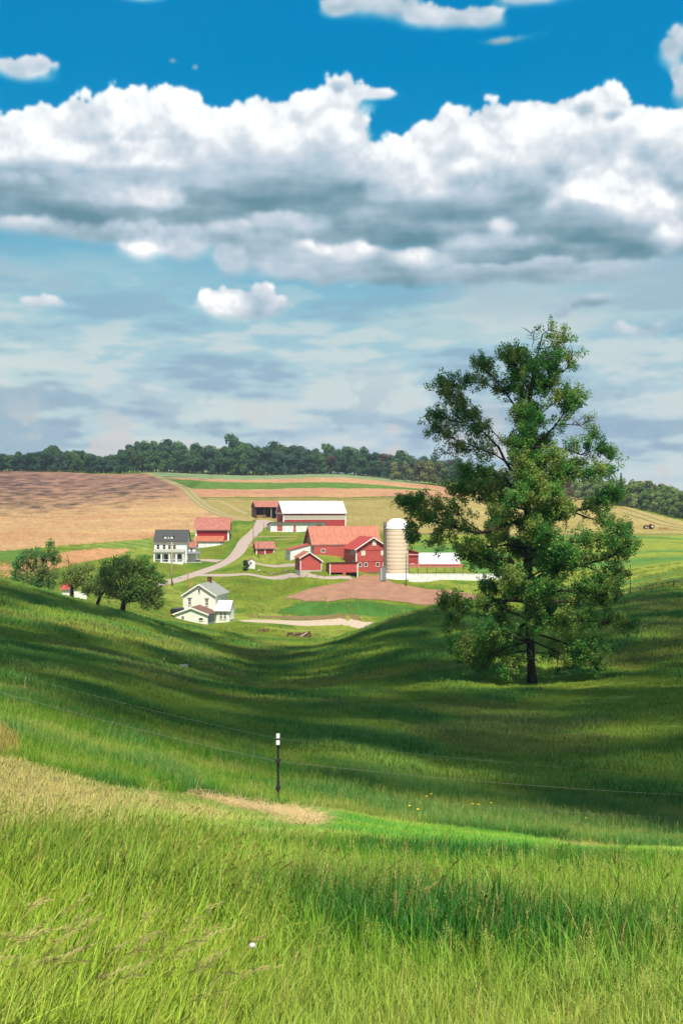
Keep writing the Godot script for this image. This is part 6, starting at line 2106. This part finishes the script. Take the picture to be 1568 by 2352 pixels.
func seed_stems(count: int, tall_: float, head: float, kind: int, lean: float) -> ArrayMesh:     # kind 0: narrow spike, 1: open panicle, 2: drooping pale plume
	var st := SurfaceTool.new()
	st.begin(Mesh.PRIMITIVE_TRIANGLES)
	for i in count:
		var a := rng.randf() * TAU
		var at := Vector3(cos(a), 0, sin(a)) * 0.1 * sqrt(rng.randf())
		var out := Vector3(cos(rng.randf() * TAU) * 0.4 + lean, 0, sin(rng.randf() * TAU) * 0.4)
		var len_ := tall_ * rng.randf_range(0.7, 1.1)
		var droop := 0.3 if kind == 2 else 0.14
		var path := []
		for k in 8:
			var t := k / 7.0
			path.append(at + Vector3.UP * len_ * t * (1.0 - droop * t * t) + out * len_ * t * t * (0.75 if kind == 2 else 0.4))
		var stalk := Color(0.92, 0.98, 0.75) * rng.randf_range(0.75, 1.1)
		var view := Vector3(rng.randf_range(-0.5, 0.5), 0, 1).normalized()
		for k in 7:
			var t: Vector3 = (path[k + 1] - path[k]).normalized()
			var side := t.cross(view).normalized() * 0.0013
			st.set_color(stalk)
			for v in [path[k] - side, path[k] + side, path[k + 1] + side, path[k] - side, path[k + 1] + side, path[k + 1] - side]:
				st.add_vertex(v)
		var n := 30 if kind == 1 else (34 if kind == 2 else 20)
		for k in n:
			var f := rng.randf()
			var s := 1.0 - head / len_ * (1.0 - f)
			var g := clampf(s, 0.0, 0.999) * 7.0
			var c: Vector3 = (path[int(g)] as Vector3).lerp(path[int(g) + 1], g - int(g))
			var t: Vector3 = (path[int(g) + 1] - path[int(g)]).normalized()
			var off := Vector3(rng.randfn(), rng.randfn() * 0.6, rng.randfn()).normalized() * ((0.05 * (1.15 - f)) if kind == 1 else (0.012 * (1.2 - f) if kind == 2 else 0.004))
			var d := (t + off.normalized() * 0.45).normalized()
			var size := rng.randf_range(0.004, 0.008) if kind == 1 else rng.randf_range(0.013, 0.022)
			var side := d.cross(view).normalized() * size * (0.36 if kind == 1 else 0.13)
			st.set_color((Color(1.55, 1.12, 1.15) if kind == 1 else (Color(1.9, 1.6, 1.75) if kind == 2 else Color(1.25, 1.1, 0.95))) * rng.randf_range(0.75, 1.15))
			var q := [c + off - side, c + off + d * size * 0.5 - side * 0.2, c + off + side, c + off + d * size, c + off - d * size * 0.4]
			for v in [q[4], q[2], q[3], q[4], q[3], q[0]]:
				st.add_vertex(v)
	return st.commit()

var bare := []
func bare_ground(q: Vector2) -> bool:      # dirt, roads and buildings of the farm
	for b in bare:
		if inside(q, b):
			return true
	return false

func grow() -> void:
	bare = [plan([640, 1384, 640, 1360, 740, 1335, 800, 1320, 650, 1322, 660, 1290, 720, 1240, 900, 1240, 1180, 1290, 1180, 1345, 1110, 1390, 900, 1392]), plan([380, 1350, 480, 1300, 540, 1240, 600, 1240, 540, 1300, 490, 1330]), plan([470, 1332, 480, 1316, 830, 1324, 830, 1338]), plan([340, 1300, 340, 1240, 560, 1240, 540, 1296]), plan([395, 1440, 395, 1380, 560, 1380, 560, 1420, 880, 1426, 880, 1448, 560, 1436])]
	rng.seed = 2024
	var m := leafy("grass", 0.5, 0.5)
	m.metallic_specular = 0.35
	var mown := plan([-120, 1735, 60, 1758, 250, 1812, 420, 1834, 640, 1861, 900, 1889, 1200, 1926, 1640, 1968, 1700, 1990, 1250, 1978, 1000, 1962, 820, 1945, 620, 1950, 470, 1945, 300, 1955, 120, 1975, -120, 1985], 5.0)
	var straw := plan([325, 1836, 360, 1824, 430, 1826, 520, 1840, 640, 1864, 730, 1880, 770, 1902, 730, 1912, 640, 1902, 560, 1888, 470, 1862, 380, 1852], 5.0)
	var dry := plan([1270, 1943, 1340, 1938, 1420, 1952, 1400, 1962, 1310, 1956], 5.0)
	var scrub := plan([-120, 1668, 0, 1680, 45, 1710, 40, 1745, -120, 1735], 5.0)
	var lush := [lin(122, 176, 40, 1.3), lin(84, 156, 40, 1.3), lin(184, 198, 92, 1.2), lin(46, 118, 40, 1.4)]
	# 0-2 tall blades, 3 short sward, 4 spikes, 5 panicles, 6 drooping plumes, 7 coarse far tufts, 8 fallen straw
	var meshes := [blades(12, 0.42, 0.0058, 0.05, 0.4), blades(14, 0.48, 0.005, 0.055, 0.7), blades(8, 0.4, 0.0105, 0.05, 0.25), blades(16, 0.085, 0.004, 0.07, 0.6), seed_stems(5, 0.72, 0.12, 0, 0.25), seed_stems(4, 0.58, 0.16, 1, 0.1), seed_stems(4, 0.64, 0.19, 2, 0.5), blades(26, 0.4, 0.022, 0.24, 0.5), blades(14, 0.3, 0.005, 0.12, 2.4)]
	var lists := []
	for i in 9:
		lists.append(PackedFloat32Array())
	var rings := [[2.6, 4.5, 950.0], [4.5, 8.0, 700.0], [8.0, 13.0, 430.0], [13.0, 20.0, 330.0], [20.0, 31.0, 210.0], [31.0, 48.0, 95.0], [48.0, 80.0, 30.0], [80.0, 170.0, 8.0], [170.0, 300.0, 1.1]]
	for ring in rings:
		var r0: float = ring[0]
		var r1: float = ring[1]
		var count := int(0.35 * (r1 * r1 - r0 * r0) * ring[2])
		for i in count:
			var r := sqrt(lerpf(r0 * r0, r1 * r1, rng.randf()))
			var th := rng.randf_range(-0.35, 0.35)
			var x := sin(th) * r
			var z := -cos(th) * r
			var q := Vector2(th, log(r))
			var n := broad.get_noise_2d(x * 14.0, z * 14.0)
			var n2 := broad.get_noise_2d(x * 4.0 + 900.0, z * 4.0)
			var kind := rng.randi() % 3
			var size := rng.randf_range(0.7, 1.15)
			var c: Color = (lush[0] as Color).lerp(lush[1], clampf(n * 2.0 + 0.4, 0, 1))
			c = c.lerp(lush[2], clampf(n2 * 2.2 + 0.1, 0, 1) * 0.7)
			var lean := 0.06
			var left := smoothstep(0.02, -0.16, th)
			if r < 13.0 and not inside(q, mown):
				lean = lerpf(0.05, 0.42, left * smoothstep(13.0, 6.0, r))
				size *= lerpf(0.8, 0.88, left) * lerpf(1.0, 0.5, smoothstep(6.5, 11.0, r) * (1.0 - left * 0.6)) * lerpf(0.5, 0.95, smoothstep(2.6, 5.5, r))
				c = c.lerp(lush[3], smoothstep(-0.12, 0.22, -n2 + 0.7 * n) * 0.9)
				c = c.lerp(lin(178, 200, 62, 1.2), left * 0.45)
				size *= 1.0 + 0.4 * n
				if rng.randf() < 0.045:
					c = lin(196, 178, 110, 1.35)
				var pick := rng.randf()
				if pick < 0.012 + 0.03 * left:
					kind = 4
				elif pick < 0.09 * smoothstep(0.0, 0.3, n2 + n * 0.4) * (1.0 - left) + 0.04:
					kind = 5
				elif pick > 0.99 and r < 7.0 and r > 3.6:
					kind = 6
			elif inside(q, straw):
				kind = 8 if rng.randf() < 0.55 else 3
				var green := c
				c = lin(236, 204, 146, 1.35)
				if n + 0.5 * n2 < 0.02 or rng.randf() < 0.18:
					kind = 3
					c = green.lerp(c, 0.3)
				size = rng.randf_range(0.6, 1.1)
			elif inside(q, dry):
				kind = 8 if rng.randf() < 0.3 else 3
				size *= 0.6
				c = lin(206, 192, 106, 1.3)
			elif inside(q, scrub):
				c = lin(190, 176, 96, 1.3)
				size *= 0.6
			elif inside(q, mown):
				kind = 3
				size = rng.randf_range(0.7, 1.6)
				c = lin(204, 190, 118, 1.4).lerp(c, clampf(smoothstep(-0.26, 0.02, th + n * 0.2) + 0.08 + 0.5 * n, 0.0, 1.0))
				if rng.randf() < 0.12 * (1.0 - smoothstep(-0.2, 0.1, th)):
					kind = 8
					size *= 0.5
			elif r < 31.0:
				var edge := smoothstep(12.0, 20.0, r)
				size *= lerpf(0.5, 0.72, edge) * (1.0 + 0.5 * n)
				c = c.lerp(lin(100, 160, 82, 1.3), smoothstep(0.0, 0.35, n + 0.35 * smoothstep(-0.1, 0.05, th)) * 0.7)
				c = c.lerp(lin(190, 194, 106, 1.3), smoothstep(0.12, 0.4, -n) * 0.6)
				var pick := rng.randf()
				if pick < 0.05:
					kind = 4
				elif pick < 0.14:
					kind = 5
				elif pick < 0.16:
					kind = 6
			elif r > 170.0:
				if n2 + n * 0.5 < 0.02 or bare_ground(q):
					continue
				kind = 7
				size *= 1.3
				c = lin(150, 174, 58, 1.4).lerp(lin(190, 196, 96, 1.4), clampf(n + 0.3, 0, 1))
			else:
				kind = 7
				size *= (0.8 if r < 80.0 else 1.2) * (1.0 + 0.9 * n2 + 0.6 * n)
				c = lin(160, 186, 70, 1.15).lerp(lin(114, 166, 68, 1.15), smoothstep(-0.1, 0.3, n2))
				c = c.lerp(lin(182, 160, 92, 1.15), smoothstep(0.1, 0.35, broad.get_noise_2d(x * 2.2 + 300.0, z * 2.2) + 0.2 * n) * 0.4)
			c = vary(c, 0.17)
			var b := Basis(Vector3.UP, rng.randf() * TAU)
			if kind >= 4 and kind <= 6:
				b = Basis(Vector3.UP, rng.randf_range(-0.6, 0.6))
				c = c.lerp(lin(196, 186, 104, 1.3), 0.42)
				size *= 0.82
			if lean > 0.0:
				b = Basis(Vector3(0, 0, -1), lean * rng.randf_range(0.5, 1.4)) * b
			b = b.scaled(Vector3(size, size * rng.randf_range(0.8, 1.15), size))
			if kind == 8:
				b = b * Basis(Vector3(1, 0, 0), rng.randf_range(-0.4, 0.4))
			row(lists[kind], b, Vector3(x, height(x, z) - 0.01, z), c)
	# the sheaf of pale plumes bending to the right at the bottom
	for i in 18:
		var d := rng.randf_range(2.7, 3.7)
		var px := rng.randf_range(60.0, 640.0)
		var g := ground_spot(px - 150.0, d)
		var b := Basis(Vector3(0, 0, -1), rng.randf_range(0.0, 0.3)) * Basis(Vector3.UP, rng.randf_range(-0.5, 0.5))
		row(lists[6], b.scaled(Vector3.ONE * rng.randf_range(0.5, 0.75)), g, vary(lin(214, 204, 130, 1.4), 0.15))
	var names := ["meadow_grass", "meadow_grass", "meadow_grass", "mown_grass", "seed_grass", "panicle_grass", "plume_grass", "hillside_grass", "straw"]
	var labels := ["upright green blades of the near meadow", "bending green blades of the near meadow", "broad green blades of the near meadow", "short mown grass along the near side of the fence", "narrow seed spikes standing in the near meadow", "open tan grass panicles in the near meadow", "pale drooping grass plumes at the bottom", "coarse grass tufts on the shaded hillside", "pale fallen straw beside the fence post"]
	var total := 0
	for i in 9:
		if lists[i].size() == 0:
			continue
		total += lists[i].size() / 16
		tag(multi(names[i], meshes[i], m, lists[i]), labels[i], "grass", "", "stuff")
	print("tufts ", total)
	# a dandelion clock and a few yellow flowers
	var dist := 3.0
	while spot(580, 2172, dist).y - ground_spot(580, dist).y > 0.3:
		dist += 0.02
	var at := spot(580, 2172, dist)
	var clock := thing("dandelion_clock", "white round dandelion seed head above the green blades near the bottom", "flower", at)
	var st := new_st()
	tube(st, PackedVector3Array([Vector3(0, -0.45, 0), Vector3(0.02, -0.2, 0), Vector3(0, -0.02, 0)]), PackedFloat32Array([0.003, 0.003, 0.002]), 5)
	obj("stem", st, mat("stem_green", lin(120, 150, 70, 1.5), 0.7), clock)
	var hs := new_st()
	for i in 420:
		var d := Vector3(rng.randfn(), rng.randfn(), rng.randfn()).normalized()
		var t := d.cross(Vector3(rng.randfn(), rng.randfn(), rng.randfn())).normalized()
		tri(hs, d * 0.003, d * 0.017 + t * 0.0012, d * 0.017 - t * 0.0012)
		tri(hs, d * 0.017 + t * 0.006, d * 0.0185 + t.cross(d) * 0.006, d * 0.017 - t * 0.006)
	obj("seed_head", hs, mat("fluff", Color(0.6, 0.58, 0.52), 0.9), clock)
	clock.scale = Vector3.ONE * 0.45
	var src: Node3D = null
	var spots := [[979, 1862], [990, 1856], [1085, 1880], [1098, 1882], [940, 1890], [1127, 1877], [1345, 1914], [959, 1900]]
	var k := 0
	for e in spots:
		var g := hit(e[0], e[1], 8.0)
		if src == null:
			src = thing("dandelion", "yellow dandelion flower in the grass beyond the mown strip", "flower", g, 0.0, "yellow dandelions along the fence")
			var s2 := new_st()
			tube(s2, PackedVector3Array([Vector3(0, -0.35, 0), Vector3(0, 0.3, 0)]), PackedFloat32Array([0.004, 0.003]), 5)
			obj("stem", s2, mats.stem_green, src)
			var fl := smooth_st()
			lathe(fl, PackedVector2Array([Vector2(0.004, 0.295), Vector2(0.03, 0.315), Vector2(0.02, 0.328), Vector2(0.001, 0.33)]), 12)
			obj("petals", fl, mat("yellow", lin(240, 214, 40, 1.5), 0.7), src)
		else:
			dup(src, "dandelion", "yellow dandelion flower in the grass beyond the mown strip", g, 0.3 * k)
		k += 1

# ---------------------------------------------------------------- everything, large to small
func _ready() -> void:
	rng.seed = 5
	fine.seed = 3
	fine.frequency = 0.12
	fine.fractal_octaves = 3
	broad.seed = 11
	broad.frequency = 0.02
	broad.fractal_octaves = 4
	build_air()
	lay_ground()
	lay_land()
	lay_roads()
	drift_clouds()
	paints()
	main_barn()
	barn_wing()
	silo()
	big_barn()
	open_shed()
	poultry_house()
	west_barn()
	farmhouse()
	white_house()
	gable_shed()
	wagon_shed()
	east_sheds()
	small_shed()
	tall_tree()
	privy()
	low_shed()
	orchard()
	woods()
	poles()
	ruins()
	tractor()
	fence()
	grow()
